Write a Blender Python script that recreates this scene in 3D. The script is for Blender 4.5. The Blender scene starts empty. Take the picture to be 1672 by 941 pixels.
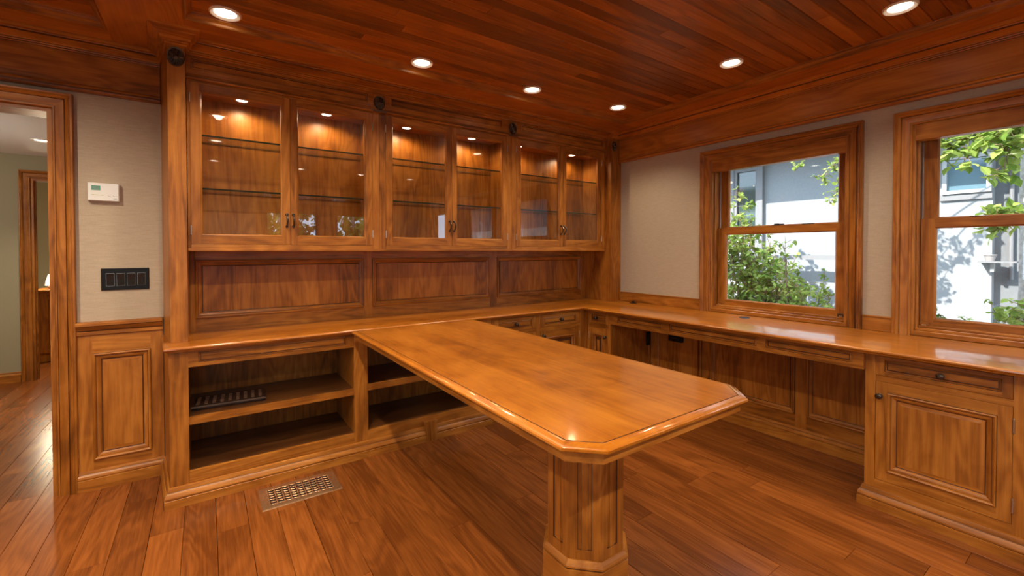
import bpy, bmesh, math, random
from mathutils import Vector, Matrix
S = bpy.context.scene
COL = S.collection

# ------------------------------------------------------------------ camera, sky, sun, exposure
cd = bpy.data.cameras.new('camera'); cam = bpy.data.objects.new('camera', cd); COL.objects.link(cam)
cd.sensor_fit = 'HORIZONTAL'; cd.sensor_width = 36.0
cd.lens = 719.78 / 1672 * 36.0
cd.shift_x = 0.0; cd.shift_y = (421.6 - 470.5) / 1672
cd.clip_start = 0.02; cd.clip_end = 200
cam.matrix_world = Matrix(((0.820961, 0.009776, -0.570900, 0), (-0.570983, 0.012357, -0.820869, 0), (-0.000970, 0.999876, 0.015727, 1.27), (0, 0, 0, 1)))
S.camera = cam
EXPOSURE = 0.38
SKY = 4.8
SUN = 9.0
SPOT_W = 46.0
PUCK_W = 5.5
HALL_W = 90.0
GLOBE_W = 20.0
S.view_settings.view_transform = 'Standard'; S.view_settings.look = 'None'
S.view_settings.gamma = 1; S.view_settings.use_curve_mapping = False
S.view_settings.exposure = EXPOSURE
w = bpy.data.worlds.new('sky'); S.world = w; w.use_nodes = True
nt = w.node_tree; bg = nt.nodes['Background']
bg.inputs[0].default_value = (0.62, 0.80, 1.0, 1); bg.inputs[1].default_value = SKY
sd = bpy.data.lights.new('sun', 'SUN'); sun = bpy.data.objects.new('sun', sd); COL.objects.link(sun)
sd.energy = SUN; sd.angle = 0.009; sd.color = (1.0, 0.95, 0.86)
sun.rotation_euler = Vector((0.90, -0.35, -0.75)).to_track_quat('-Z', 'Y').to_euler()
try:
    S.cycles.max_bounces = 8; S.cycles.diffuse_bounces = 5; S.cycles.glossy_bounces = 4
    S.cycles.transparent_max_bounces = 24; S.cycles.caustics_reflective = False; S.cycles.caustics_refractive = False
    S.cycles.use_denoising = True; S.cycles.sample_clamp_indirect = 6.0
except Exception:
    pass

# ------------------------------------------------------------------ materials
def newmat(name):
    m = bpy.data.materials.new(name); m.use_nodes = True
    return m, m.node_tree.nodes, m.node_tree.links, m.node_tree.nodes['Principled BSDF']

def math_node(N, L, op, a, b=None, c=None):
    n = N.new('ShaderNodeMath'); n.operation = op
    for i, v in enumerate((a, b, c)):
        if v is None: continue
        if isinstance(v, (int, float)): n.inputs[i].default_value = v
        else: L.new(v, n.inputs[i])
    return n.outputs[0]

def wood(name, axis, dark, mid, light, rough=0.34, plank=0.0, blotch=0.5, fibre=1.0, coat=0.0, bump=0.08, ring_=0.07, knots=0.0, spec=0.35, boards=0.0, figure=0.0):
    m, N, L, P = newmat(name)
    geo = N.new('ShaderNodeNewGeometry'); pos = geo.outputs['Position']
    oi = N.new('ShaderNodeObjectInfo')
    if plank > 0:
        at = N.new('ShaderNodeAttribute'); at.attribute_name = 'tone'; rnd = at.outputs['Fac']
    else:
        rnd = oi.outputs['Random']
    off = N.new('ShaderNodeVectorMath'); off.operation = 'ADD'; L.new(pos, off.inputs[0])
    comb = N.new('ShaderNodeCombineXYZ'); k = math_node(N, L, 'MULTIPLY', rnd, 37.0)
    for i in range(3): L.new(k, comb.inputs[i])
    L.new(comb.outputs[0], off.inputs[1])
    def noise(al, ac, detail, dist=0.0, rough_=0.55):
        mp = N.new('ShaderNodeMapping'); sc = [ac, ac, ac]; sc['XYZ'.index(axis)] = al
        mp.inputs['Scale'].default_value = sc; L.new(off.outputs[0], mp.inputs['Vector'])
        n = N.new('ShaderNodeTexNoise'); n.inputs['Scale'].default_value = 1.0
        n.inputs['Detail'].default_value = detail; n.inputs['Roughness'].default_value = rough_
        n.inputs['Distortion'].default_value = dist
        L.new(mp.outputs[0], n.inputs['Vector']); return n.outputs['Fac']
    low = noise(0.9, 5.5, 2.0, 0.5)
    ring = math_node(N, L, 'SINE', math_node(N, L, 'MULTIPLY', low, 62.0))
    ring = math_node(N, L, 'MULTIPLY', ring, ring_)
    bl = noise(1.6, 3.2, 3.0, 0.8)
    fb = noise(4.0, 95.0, 3.0, 0.2, 0.65)
    f = math_node(N, L, 'ADD', math_node(N, L, 'MULTIPLY', bl, blotch), math_node(N, L, 'MULTIPLY', low, 0.75 - blotch * 0.5))
    f = math_node(N, L, 'ADD', f, ring)
    f = math_node(N, L, 'ADD', f, math_node(N, L, 'MULTIPLY', fb, 0.42 * fibre))
    f = math_node(N, L, 'ADD', f, math_node(N, L, 'MULTIPLY', rnd, plank if plank > 0 else 0.10))
    f = math_node(N, L, 'SUBTRACT', f, 0.05 + plank * 0.5 + 0.21 * fibre)
    if boards > 0:
        sp = N.new('ShaderNodeSeparateXYZ'); L.new(pos, sp.inputs[0])
        c = sp.outputs[0] if axis == 'Y' else (sp.outputs[1] if axis == 'X' else math_node(N, L, 'ADD', sp.outputs[0], sp.outputs[1]))
        c = math_node(N, L, 'FLOOR', math_node(N, L, 'DIVIDE', math_node(N, L, 'ADD', c, math_node(N, L, 'MULTIPLY', oi.outputs['Random'], 3.0)), 0.118))
        wn = N.new('ShaderNodeTexWhiteNoise'); wn.noise_dimensions = '1D'; L.new(c, wn.inputs['W'])
        f = math_node(N, L, 'ADD', f, math_node(N, L, 'MULTIPLY', math_node(N, L, 'SUBTRACT', wn.outputs['Value'], 0.5), boards))
    if figure > 0:
        fg = noise(4.0, 6.5, 2.0, 2.2)
        f = math_node(N, L, 'ADD', f, math_node(N, L, 'MULTIPLY', math_node(N, L, 'SUBTRACT', fg, 0.5), figure))
    if knots > 0:
        mp = N.new('ShaderNodeMapping'); sc = [2.3, 2.3, 2.3]; sc['XYZ'.index(axis)] = 0.95
        mp.inputs['Scale'].default_value = sc; L.new(off.outputs[0], mp.inputs['Vector'])
        vo = N.new('ShaderNodeTexVoronoi'); vo.inputs['Scale'].default_value = 1.0; L.new(mp.outputs[0], vo.inputs['Vector'])
        kn = math_node(N, L, 'SUBTRACT', 1.0, math_node(N, L, 'DIVIDE', vo.outputs['Distance'], 0.045)); kn.node.use_clamp = True
        f = math_node(N, L, 'SUBTRACT', f, math_node(N, L, 'MULTIPLY', kn, knots))
    cr = N.new('ShaderNodeValToRGB'); e = cr.color_ramp.elements
    e[0].position = 0.22; e[0].color = (*dark, 1); e[1].position = 0.78; e[1].color = (*light, 1)
    x = e.new(0.5); x.color = (*mid, 1)
    L.new(f, cr.inputs[0]); L.new(cr.outputs[0], P.inputs['Base Color'])
    P.inputs['Roughness'].default_value = rough; P.inputs['Specular IOR Level'].default_value = spec
    P.inputs['Coat Weight'].default_value = coat; P.inputs['Coat Roughness'].default_value = 0.09; P.inputs['Coat IOR'].default_value = 1.5
    if bump > 0:
        b = N.new('ShaderNodeBump'); b.inputs['Strength'].default_value = bump; b.inputs['Distance'].default_value = 0.002
        L.new(fb, b.inputs['Height']); L.new(b.outputs[0], P.inputs['Normal'])
    return m

def plain(name, col, rough=0.5, metal=0.0, spec=0.5, noise=0.0, scale=60.0):
    m, N, L, P = newmat(name)
    P.inputs['Base Color'].default_value = (*col, 1); P.inputs['Roughness'].default_value = rough
    P.inputs['Metallic'].default_value = metal; P.inputs['Specular IOR Level'].default_value = spec
    if noise > 0:
        tc = N.new('ShaderNodeNewGeometry'); n = N.new('ShaderNodeTexNoise'); n.inputs['Scale'].default_value = scale
        n.inputs['Detail'].default_value = 4; L.new(tc.outputs['Position'], n.inputs['Vector'])
        cr = N.new('ShaderNodeValToRGB'); a, b = 1 - noise, 1 + noise
        cr.color_ramp.elements[0].color = (*[c * a for c in col], 1); cr.color_ramp.elements[1].color = (*[min(1, c * b) for c in col], 1)
        cr.color_ramp.elements[0].position = 0.3; cr.color_ramp.elements[1].position = 0.7
        L.new(n.outputs['Fac'], cr.inputs[0]); L.new(cr.outputs[0], P.inputs['Base Color'])
    return m

def emit(name, col, strength):
    m, N, L, P = newmat(name)
    P.inputs['Base Color'].default_value = (*col, 1)
    P.inputs['Emission Color'].default_value = (*col, 1); P.inputs['Emission Strength'].default_value = strength
    return m

def glass(name, tint=(1, 1, 1), f0=0.04):
    m = bpy.data.materials.new(name); m.use_nodes = True; N = m.node_tree.nodes; L = m.node_tree.links; N.clear()
    out = N.new('ShaderNodeOutputMaterial'); mx = N.new('ShaderNodeMixShader')
    tr = N.new('ShaderNodeBsdfTransparent'); tr.inputs[0].default_value = (*tint, 1)
    gl = N.new('ShaderNodeBsdfGlossy'); gl.inputs['Roughness'].default_value = 0.0; gl.inputs[0].default_value = (1, 1, 1, 1)
    lw = N.new('ShaderNodeLayerWeight'); lw.inputs[0].default_value = 0.5
    p = math_node(N, L, 'POWER', lw.outputs['Facing'], 5.0)
    f = math_node(N, L, 'MULTIPLY_ADD', p, 1 - f0, f0)
    L.new(f, mx.inputs[0]); L.new(tr.outputs[0], mx.inputs[1]); L.new(gl.outputs[0], mx.inputs[2]); L.new(mx.outputs[0], out.inputs[0])
    return m

CD, CM, CL = (0.138, 0.041, 0.0050), (0.318, 0.104, 0.0122), (0.475, 0.178, 0.027)
WX, WY, WZ = [wood('alder_' + a, a, CD, CM, CL, 0.36, blotch=0.65, fibre=1.2, ring_=0.085, knots=0.5, figure=0.3, boards=.16 if a == 'Z' else 0.0) for a in 'XYZ']
TD, TM, TL = (0.135, 0.033, 0.0023), (0.325, 0.095, 0.0058), (0.460, 0.157, 0.0145)
TX, TY = [wood('worktop_' + a, a, TD, TM, TL, 0.34, blotch=0.5, fibre=1.15, bump=0.0, ring_=0.03, coat=0.85, spec=0.2, figure=0.45, boards=0.15) for a in 'XY']
KD, KM, KL = (0.165, 0.049, 0.0065), (0.400, 0.130, 0.0165), (0.560, 0.212, 0.032)
KX, KY, KZ = [wood('ceiling_' + a, a, KD, KM, KL, 0.36, blotch=0.5) for a in 'XYZ']
KP = wood('ceiling_planks', 'X', KD, KM, KL, 0.30, plank=0.34, blotch=0.22, ring_=0.04)
FP = wood('floor_planks', 'Y', (0.120, 0.032, 0.006), (0.225, 0.064, 0.0118), (0.320, 0.101, 0.0205), 0.25, plank=0.24, blotch=0.36, bump=0.10, fibre=1.3, ring_=0.06)
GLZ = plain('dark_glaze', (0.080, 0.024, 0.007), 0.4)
SHADOWGAP = plain('cabinet_gap', (0.03, 0.010, 0.004), 0.7)
BRONZE = plain('oiled_bronze', (0.095, 0.070, 0.052), 0.34, 0.9, noise=0.45, scale=160)
BRASS = plain('aged_brass', (0.50, 0.28, 0.14), 0.38, 0.85, noise=0.2, scale=120)
SILVER = plain('satin_nickel', (0.55, 0.48, 0.40), 0.3, 1.0)
BLACK = plain('black_plastic', (0.008, 0.008, 0.008), 0.4, 0, 0.2)
BLACKG = plain('black_rocker', (0.014, 0.013, 0.013), 0.16)
WHITEP = plain('white_plastic', (0.80, 0.79, 0.75), 0.4)
SCREEN = plain('lcd_green', (0.10, 0.33, 0.24), 0.2)
INK = plain('grey_print', (0.30, 0.31, 0.28), 0.5)
YINK = plain('olive_print', (0.45, 0.43, 0.16), 0.5)
GLASS = glass('window_glass'); CGLASS = glass('cabinet_glass', (0.985, 0.985, 0.98), 0.05)
SGLASS = glass('shelf_glass', (0.90, 0.92, 0.90), 0.05)
SEDGE = plain('shelf_glass_edge', (0.012, 0.030, 0.022), 0.08)
LENS = emit('lamp_lens', (1.0, 0.90, 0.74), 9.0)
TRIMW = plain('lamp_trim', (0.88, 0.82, 0.74), 0.35, 0.0)
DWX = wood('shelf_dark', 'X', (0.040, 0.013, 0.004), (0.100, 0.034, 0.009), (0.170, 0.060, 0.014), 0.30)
HALLW = plain('hall_paint', (0.33, 0.29, 0.18), 0.75)
HALLC = plain('hall_ceiling', (0.80, 0.78, 0.76), 0.8)

def grasscloth():
    m, N, L, P = newmat('grasscloth')
    g = N.new('ShaderNodeNewGeometry')
    def nz(sc, d):
        mp = N.new('ShaderNodeMapping'); mp.inputs['Scale'].default_value = sc; L.new(g.outputs['Position'], mp.inputs[0])
        n = N.new('ShaderNodeTexNoise'); n.inputs['Scale'].default_value = 1; n.inputs['Detail'].default_value = d
        L.new(mp.outputs[0], n.inputs['Vector']); return n.outputs['Fac']
    a = nz((22, 22, 520), 3); b = nz((420, 420, 60), 2)
    f = math_node(N, L, 'ADD', math_node(N, L, 'MULTIPLY', a, 0.7), math_node(N, L, 'MULTIPLY', b, 0.3))
    cr = N.new('ShaderNodeValToRGB'); e = cr.color_ramp.elements
    e[0].position = 0.32; e[0].color = (0.40, 0.312, 0.220, 1); e[1].position = 0.68; e[1].color = (0.495, 0.396, 0.285, 1)
    L.new(f, cr.inputs[0]); L.new(cr.outputs[0], P.inputs['Base Color']); P.inputs['Roughness'].default_value = 0.8
    bp = N.new('ShaderNodeBump'); bp.inputs['Strength'].default_value = 0.25; bp.inputs['Distance'].default_value = 0.001
    L.new(f, bp.inputs['Height']); L.new(bp.outputs[0], P.inputs['Normal'])
    return m
CLOTH = grasscloth()

def leafmat(name, c1, c2):
    m = bpy.data.materials.new(name); m.use_nodes = True; N = m.node_tree.nodes; L = m.node_tree.links; N.clear()
    out = N.new('ShaderNodeOutputMaterial'); mx = N.new('ShaderNodeMixShader'); mx.inputs[0].default_value = 0.45
    at = N.new('ShaderNodeAttribute'); at.attribute_name = 'tone'
    cr = N.new('ShaderNodeValToRGB'); cr.color_ramp.elements[0].color = (*c1, 1); cr.color_ramp.elements[1].color = (*c2, 1)
    L.new(at.outputs['Fac'], cr.inputs[0])
    d = N.new('ShaderNodeBsdfDiffuse'); t = N.new('ShaderNodeBsdfTranslucent')
    L.new(cr.outputs[0], d.inputs[0]); L.new(cr.outputs[0], t.inputs[0])
    L.new(d.outputs[0], mx.inputs[1]); L.new(t.outputs[0], mx.inputs[2]); L.new(mx.outputs[0], out.inputs[0])
    return m

# ------------------------------------------------------------------ mesh builder
class MB:
    def __init__(s): s.v = []; s.f = []; s.m = []; s.tone = []; s.t = 0.5; s.slots = []; s.sep = []; s.alone = False
    def mi(s, mat):
        if mat not in s.slots: s.slots.append(mat)
        return s.slots.index(mat)
    def poly(s, pts, mat):
        b = len(s.v); s.v += [tuple(p) for p in pts]; s.f.append(tuple(range(b, b + len(pts)))); s.m.append(s.mi(mat)); s.tone.append(s.t); s.sep.append(s.alone)
    def box(s, a, b, mat, T=None):
        (x0, y0, z0), (x1, y1, z1) = a, b
        c = [(x0, y0, z0), (x1, y0, z0), (x1, y1, z0), (x0, y1, z0), (x0, y0, z1), (x1, y0, z1), (x1, y1, z1), (x0, y1, z1)]
        if T: c = [T(*p) for p in c]
        for q in ((0, 3, 2, 1), (4, 5, 6, 7), (0, 1, 5, 4), (1, 2, 6, 5), (2, 3, 7, 6), (3, 0, 4, 7)):
            s.poly([c[i] for i in q], mat)
    def build(s, name, parent=None, smooth=True, bevel=0.0, angle=24, loc=None):
        me = bpy.data.meshes.new(name)
        bm = bmesh.new(); vs = [bm.verts.new(p) for p in s.v]
        lay = bm.faces.layers.float.new('tone')
        def add(alone):
            for f, mi, t, sp in zip(s.f, s.m, s.tone, s.sep):
                if sp != alone: continue
                try: fc = bm.faces.new([vs[i] for i in f])
                except ValueError: continue
                fc.material_index = mi; fc[lay] = t
        add(False)
        used = [v for v in bm.verts if v.link_faces]
        bmesh.ops.remove_doubles(bm, verts=used, dist=2e-5)
        bmesh.ops.dissolve_degenerate(bm, dist=1e-6, edges=bm.edges)
        bmesh.ops.recalc_face_normals(bm, faces=bm.faces)
        vs = [v if v.is_valid else None for v in vs]
        add(True)
        bm.to_mesh(me); bm.free()
        for mt in s.slots: me.materials.append(mt)
        if smooth:
            me.shade_smooth()
            me.set_sharp_from_angle(angle=math.radians(angle))
        o = bpy.data.objects.new(name, me); COL.objects.link(o)
        if loc is not None: o.location = loc
        if parent is not None:
            o.parent = parent
            if loc is None: o.matrix_parent_inverse = world_of(parent).inverted()
        if bevel > 0:
            md = o.modifiers.new('edge', 'BEVEL'); md.width = bevel; md.segments = 2; md.limit_method = 'ANGLE'; md.angle_limit = math.radians(40)
            md.harden_normals = False
        return o

def world_of(o):
    m = Matrix.Translation(o.location)
    return world_of(o.parent) @ o.matrix_parent_inverse @ m if o.parent is not None else m

def thing(name, label, cat, loc, group=None):
    o = bpy.data.objects.new(name, None); COL.objects.link(o); o.location = loc; o.empty_display_size = 0.1
    o['label'] = label; o['category'] = cat
    if group: o['group'] = group
    return o
def tag(o, label, cat, group=None):
    o['label'] = label; o['category'] = cat
    if group: o['group'] = group
    return o
def struct(o): o['kind'] = 'structure'; return o

def TB(y): return lambda s, t, d: (s, y - d, t)          # on a plane facing the room from the back
def TR(x): return lambda s, t, d: (x - d, s, t)          # on a plane facing the room from the right
def TF(y, c): return lambda s, t, d: (c - s, y + d, t)   # on the front wall behind the camera
def TRo(x, c): return lambda s, t, d: (x - d, s + c, t)

def loft(mb, T, loops, mh, mv, cap=None, dark=()):
    """loops: (s0,t0,s1,t1,d) rectangles joined one after another; segments listed in dark take the glaze."""
    for i in range(len(loops) - 1):
        a, b = loops[i], loops[i + 1]
        A = [(a[0], a[1]), (a[2], a[1]), (a[2], a[3]), (a[0], a[3])]; B = [(b[0], b[1]), (b[2], b[1]), (b[2], b[3]), (b[0], b[3])]
        for k in range(4):
            j = (k + 1) % 4
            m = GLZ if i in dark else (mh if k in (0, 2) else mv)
            mb.poly([T(*A[k], a[4]), T(*A[j], a[4]), T(*B[j], b[4]), T(*B[k], b[4])], m)
    if cap is not None:
        b = loops[-1]; mb.alone = True
        mb.poly([T(b[0], b[1], b[4]), T(b[2], b[1], b[4]), T(b[2], b[3], b[4]), T(b[0], b[3], b[4])], cap); mb.alone = False

def inset(r, w, d): return (r[0] + w, r[1] + w, r[2] - w, r[3] - w, d)

def ring(mb, T, o, i, d, mh, mv):
    """flat frame with butt joints: stiles run full height, rails between"""
    def q(a, b, c, e, m): 
        if c - a > 1e-5 and e - b > 1e-5: mb.poly([T(a, b, d), T(c, b, d), T(c, e, d), T(a, e, d)], m)
    mb.alone = True
    q(o[0], o[1], i[0], o[3], mv); q(i[2], o[1], o[2], o[3], mv)
    q(i[0], o[1], i[2], i[1], mh); q(i[0], i[3], i[2], o[3], mh)
    mb.alone = False

# profiles measured from the opening edge inwards: (inset, relative depth)
BOLD = [(0, 0), (0.001, 0.006), (0.005, 0.008), (0.010, 0.006), (0.0135, 0.000), (0.0145, -0.004), (0.021, -0.006), (0.0265, -0.009), (0.0285, -0.012), (0.031, -0.012), (0.050, -0.006)]
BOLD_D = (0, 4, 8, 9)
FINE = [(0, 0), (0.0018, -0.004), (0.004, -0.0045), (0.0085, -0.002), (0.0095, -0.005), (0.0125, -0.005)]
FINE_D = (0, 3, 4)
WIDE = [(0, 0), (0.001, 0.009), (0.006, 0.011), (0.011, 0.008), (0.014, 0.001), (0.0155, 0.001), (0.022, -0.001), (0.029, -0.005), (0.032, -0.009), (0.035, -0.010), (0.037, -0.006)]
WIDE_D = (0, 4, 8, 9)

def panel_in(mb, T, r, d, prof, dk, mh, mv, cap):
    loft(mb, T, [inset(r, w, d + e) for w, e in prof], mh, mv, cap, dk)

def slab_front(mb, T, o, r, d, back, prof, dk, mh, mv, cap, gap=True):
    """door or drawer front: edges, flat frame, moulded panel"""
    o = inset(o, 0.0012, 0)[:4]
    e = 0.0015
    loft(mb, T, [(*o, back), (*o, d - e), inset(o, e, d)], mh, mv)
    oo = inset(o, e, d)
    ring(mb, T, oo[:4], r, d, mh, mv)
    panel_in(mb, T, r, d, prof, dk, mh, mv, cap)

def offs(path, closed, ccw_out=1):
    """unit mitre vectors along a plan path; positive is to the right of the direction of travel"""
    n = len(path); out = []
    for i in range(n):
        a = path[i - 1] if (closed or i > 0) else None
        b = path[i]; c = path[(i + 1) % n] if (closed or i < n - 1) else None
        ns = []
        for p, q in ((a, b), (b, c)):
            if p is None or q is None: continue
            dx, dy = q[0] - p[0], q[1] - p[1]; l = math.hypot(dx, dy); ns.append((dy / l, -dx / l))
        if len(ns) == 1: out.append(ns[0])
        else:
            k = 1 + ns[0][0] * ns[1][0] + ns[0][1] * ns[1][1]
            out.append(((ns[0][0] + ns[1][0]) / k, (ns[0][1] + ns[1][1]) / k))
    return out

def sweep(mb, path, prof, matf, closed=False, dark=(), endcap=False):
    """path [(x,y)] in plan, prof [(p,z)]; p offsets to the right of travel. matf(dx,dy)->material"""
    of = offs(path, closed); n = len(path)
    P = lambda i, k: (path[i][0] + of[i][0] * prof[k][0], path[i][1] + of[i][1] * prof[k][0], prof[k][1])
    for i in range(n if closed else n - 1):
        j = (i + 1) % n
        m = matf(abs(path[j][0] - path[i][0]), abs(path[j][1] - path[i][1]))
        for k in range(len(prof) - 1):
            mb.alone = math.hypot(prof[k][0] - prof[k + 1][0], prof[k][1] - prof[k + 1][1]) > .025
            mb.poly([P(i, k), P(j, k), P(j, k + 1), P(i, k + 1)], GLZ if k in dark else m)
            mb.alone = False
    if endcap:
        for i in (0, n - 1): mb.poly([P(i, k) for k in range(len(prof))], m)
    return P
wd = lambda dx, dy: WX if dx >= dy else WY
kd = lambda dx, dy: KX if dx >= dy else KY
td = lambda dx, dy: TX if dx >= dy else TY

def lathe(mb, c, axis, prof, mat, n=20):
    """prof [(r,h)] around axis through c"""
    ax = Vector(axis).normalized(); u = ax.orthogonal().normalized(); v = ax.cross(u); c = Vector(c)
    R = [[c + ax * h + (u * math.cos(2 * math.pi * k / n) + v * math.sin(2 * math.pi * k / n)) * r for k in range(n)] for r, h in prof]
    for i in range(len(R) - 1):
        for k in range(n):
            j = (k + 1) % n
            mb.poly([R[i][k], R[i][j], R[i + 1][j], R[i + 1][k]], mat)
    for e in (0, -1):
        if prof[e][0] > 1e-5: mb.poly(R[e], mat)

def tube(mb, pts, rad, mat, n=8):
    pts = [Vector(p) for p in pts]; R = []
    rs = rad if isinstance(rad, (list, tuple)) else [rad] * len(pts)
    for i, p in enumerate(pts):
        d = (pts[min(i + 1, len(pts) - 1)] - pts[max(i - 1, 0)]).normalized()
        u = d.orthogonal().normalized() if i == 0 else (R_u - d * R_u.dot(d)).normalized()
        R_u = u; v = d.cross(u)
        R.append([p + (u * math.cos(2 * math.pi * k / n) + v * math.sin(2 * math.pi * k / n)) * rs[i] for k in range(n)])
    for i in range(len(R) - 1):
        for k in range(n):
            j = (k + 1) % n; mb.poly([R[i][k], R[i][j], R[i + 1][j], R[i + 1][k]], mat)
    mb.poly(R[0], mat); mb.poly(R[-1], mat)

# ------------------------------------------------------------------ room shell
YW, XW, ZS, ZC = 3.21, 3.261, 2.37, 2.405
XL, YF = -1.95, -2.05
random.seed(4)
def planks(name, x0, x1, y0, y1, z, wdt, along, mat, up, lmin, lmax, gap=0.0016, deep=0.004, thick=0.02):
    mb = MB(); a0, a1 = (y0, y1) if along == 'X' else (x0, x1); l0, l1 = (x0, x1) if along == 'X' else (y0, y1)
    n = int(round((a1 - a0) / wdt)); wd_ = (a1 - a0) / n; sg = 1 if up else -1
    for i in range(n):
        p = a0 + i * wd_; q = p + wd_; l = l0 - random.uniform(0, lmax)
        while l < l1:
            e = l + random.uniform(lmin, lmax); u, v = max(l, l0), min(e, l1); l = e
            if v - u < 0.01: continue
            mb.t = random.random()
            def pt(al, ac, zz): return (al, ac, zz) if along == 'X' else (ac, al, zz)
            zt = z; zb = z - sg * deep
            g = gap
            top = [pt(u + g * .6, p + g, zt), pt(v - g * .6, p + g, zt), pt(v - g * .6, q - g, zt), pt(u + g * .6, q - g, zt)]
            bot = [pt(u, p, zb), pt(v, p, zb), pt(v, q, zb), pt(u, q, zb)]
            mb.poly(top, mat)
            for k in range(4): mb.poly([bot[k], bot[(k + 1) % 4], top[(k + 1) % 4], top[k]], mat)
    mb.t = 0.3
    zz = z - sg * deep
    mb.poly([(x0, y0, zz), (x1, y0, zz), (x1, y1, zz), (x0, y1, zz)], mat)
    zt = z - sg * (deep + thick)
    mb.box((x0, y0, min(zt, zz)), (x1, y1, max(zt, zz) - 1e-4), mat)
    return struct(mb.build(name, smooth=False))

planks('floor', -3.2, XW, YF, 9.2, 0.0, 0.125, 'Y', FP, True, 0.7, 2.0)
planks('ceiling', XL, XW, YF, YW, ZC, 0.0668, 'X', KP, False, 1.8, 4.2, gap=0.0035, deep=0.0045)

def wall(name, T, s0, s1, t0, t1, th, holes, mat):
    """wall in plane coordinates with rectangular holes (s0,t0,s1,t1), thickness behind the plane"""
    mb = MB(); xs = sorted({s0, s1, *[h[0] for h in holes], *[h[2] for h in holes]})
    for a, b in zip(xs, xs[1:]):
        hs = sorted([h for h in holes if h[0] <= a + 1e-6 and h[2] >= b - 1e-6], key=lambda h: h[1]); t = t0
        for h in hs:
            if h[1] > t: mb.box((a, t, -th), (b, h[1], 0), mat, T)
            t = h[3]
        if t1 > t: mb.box((a, t, -th), (b, t1, 0), mat, T)
    return struct(mb.build(name, smooth=False))
WIN_W, WIN_Z0, WIN_Z1 = 0.448, 0.80, 1.99          # half width of a window opening
WC = [1.503, 0.303, -0.897]                        # window centres on the right wall
FC = [1.18, 2.26, -0.75]                                 # window centres on the front wall; the last one added for daylight
LC = [-0.75, 0.55]                                 # window centres on the left wall, unseen and added for daylight
wall('wall_right', TR(XW), YF - 0.1, YW + 0.15, 0, 2.55, 0.17, [(c - WIN_W, WIN_Z0, c + WIN_W, WIN_Z1) for c in WC], CLOTH)
DX0, DX1, DZ = -1.52, -0.638, 2.005
wall('wall_back', TB(YW), -3.2, XW, 0, 2.55, 0.16, [(DX0, -0.01, DX1, DZ)], CLOTH)
wall('wall_front', lambda s, t, d: (s, YF + d, t), XL, XW, 0, 2.55, 0.17, [(c - WIN_W, WIN_Z0, c + WIN_W, WIN_Z1) for c in FC], CLOTH)
wall('wall_left', lambda s, t, d: (XL + d, s, t), YF, YW, 0, 2.55, 0.17, [(c - WIN_W, WIN_Z0, c + WIN_W, WIN_Z1) for c in LC], CLOTH)
mb = MB(); mb.box((XL - .3, YF - .3, 2.56), (XW + .3, 9.4, 2.62), HALLC); struct(mb.build('roof', smooth=False))

# lowered soffit boards around the two coffers of the plank ceiling
CX0, CX1, CY1 = -0.077, 3.0, 2.612
LX1, LY1 = -0.388, 2.945
CY0, LX0 = -1.75, -1.70
soff = [((CX0, CY1), (XW, YW), KX), ((CX1, YF), (XW, CY1), KY), ((LX1, YF), (CX0, YW), KY), ((XL, LY1), (LX1, YW), KX),
        ((CX0, YF), (CX1, CY0), KX), ((XL, YF), (LX0, LY1), KY), ((LX0, YF), (LX1, CY0), KX)]
mb = MB()
for (a, b, m) in soff: mb.box((a[0], a[1], ZS), (b[0], b[1], ZC - 0.001), m)
struct(mb.build('trim_1', smooth=False))
bead = [(0.0, ZS - 0.0005), (0.004, ZS - 0.004), (0.010, ZS - 0.004), (0.013, ZS + 0.001), (0.014, ZS + 0.010), (0.020, ZS + 0.016), (0.028, ZS + 0.021), (0.030, ZS + 0.028), (0.036, ZS + 0.030), (0.037, ZC)]
for i, (x0, x1, y0, y1) in enumerate([(CX0, CX1, CY0, CY1), (LX0, LX1, CY0, LY1)]):
    mb = MB(); sweep(mb, [(x0, y0), (x0, y1), (x1, y1), (x1, y0)], bead, wd, closed=True)
    struct(mb.build('trim_%d' % (i + 2)))

# frieze with crown on the wallpapered walls
FR = [(0.0, 2.105), (0.034, 2.105), (0.040, 2.110), (0.041, 2.117), (0.036, 2.121), (0.036, 2.124), (0.041, 2.131), (0.038, 2.139), (0.030, 2.142),
      (0.030, 2.302), (0.036, 2.302), (0.037, 2.309), (0.043, 2.310), (0.045, 2.317), (0.050, 2.318), (0.053, 2.324), (0.066, 2.333), (0.083, 2.343), (0.094, 2.347), (0.095, 2.353), (0.104, 2.354), (0.112, 2.363), (0.112, ZS)]
FRD = (4, 9, 11, 13, 17)
mb = MB(); sweep(mb, [(XW, 2.86), (XW, YF)], FR, kd, dark=FRD); struct(mb.build('trim_4'))
mb = MB(); sweep(mb, [(XL, YF), (XL, YW), (-0.20, YW)], FR, lambda dx, dy: WX if dx > dy else WY, dark=FRD); struct(mb.build('trim_5'))
mb = MB(); sweep(mb, [(XW, YF), (XL, YF)], FR, kd, dark=FRD); struct(mb.build('trim_6'))

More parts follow.
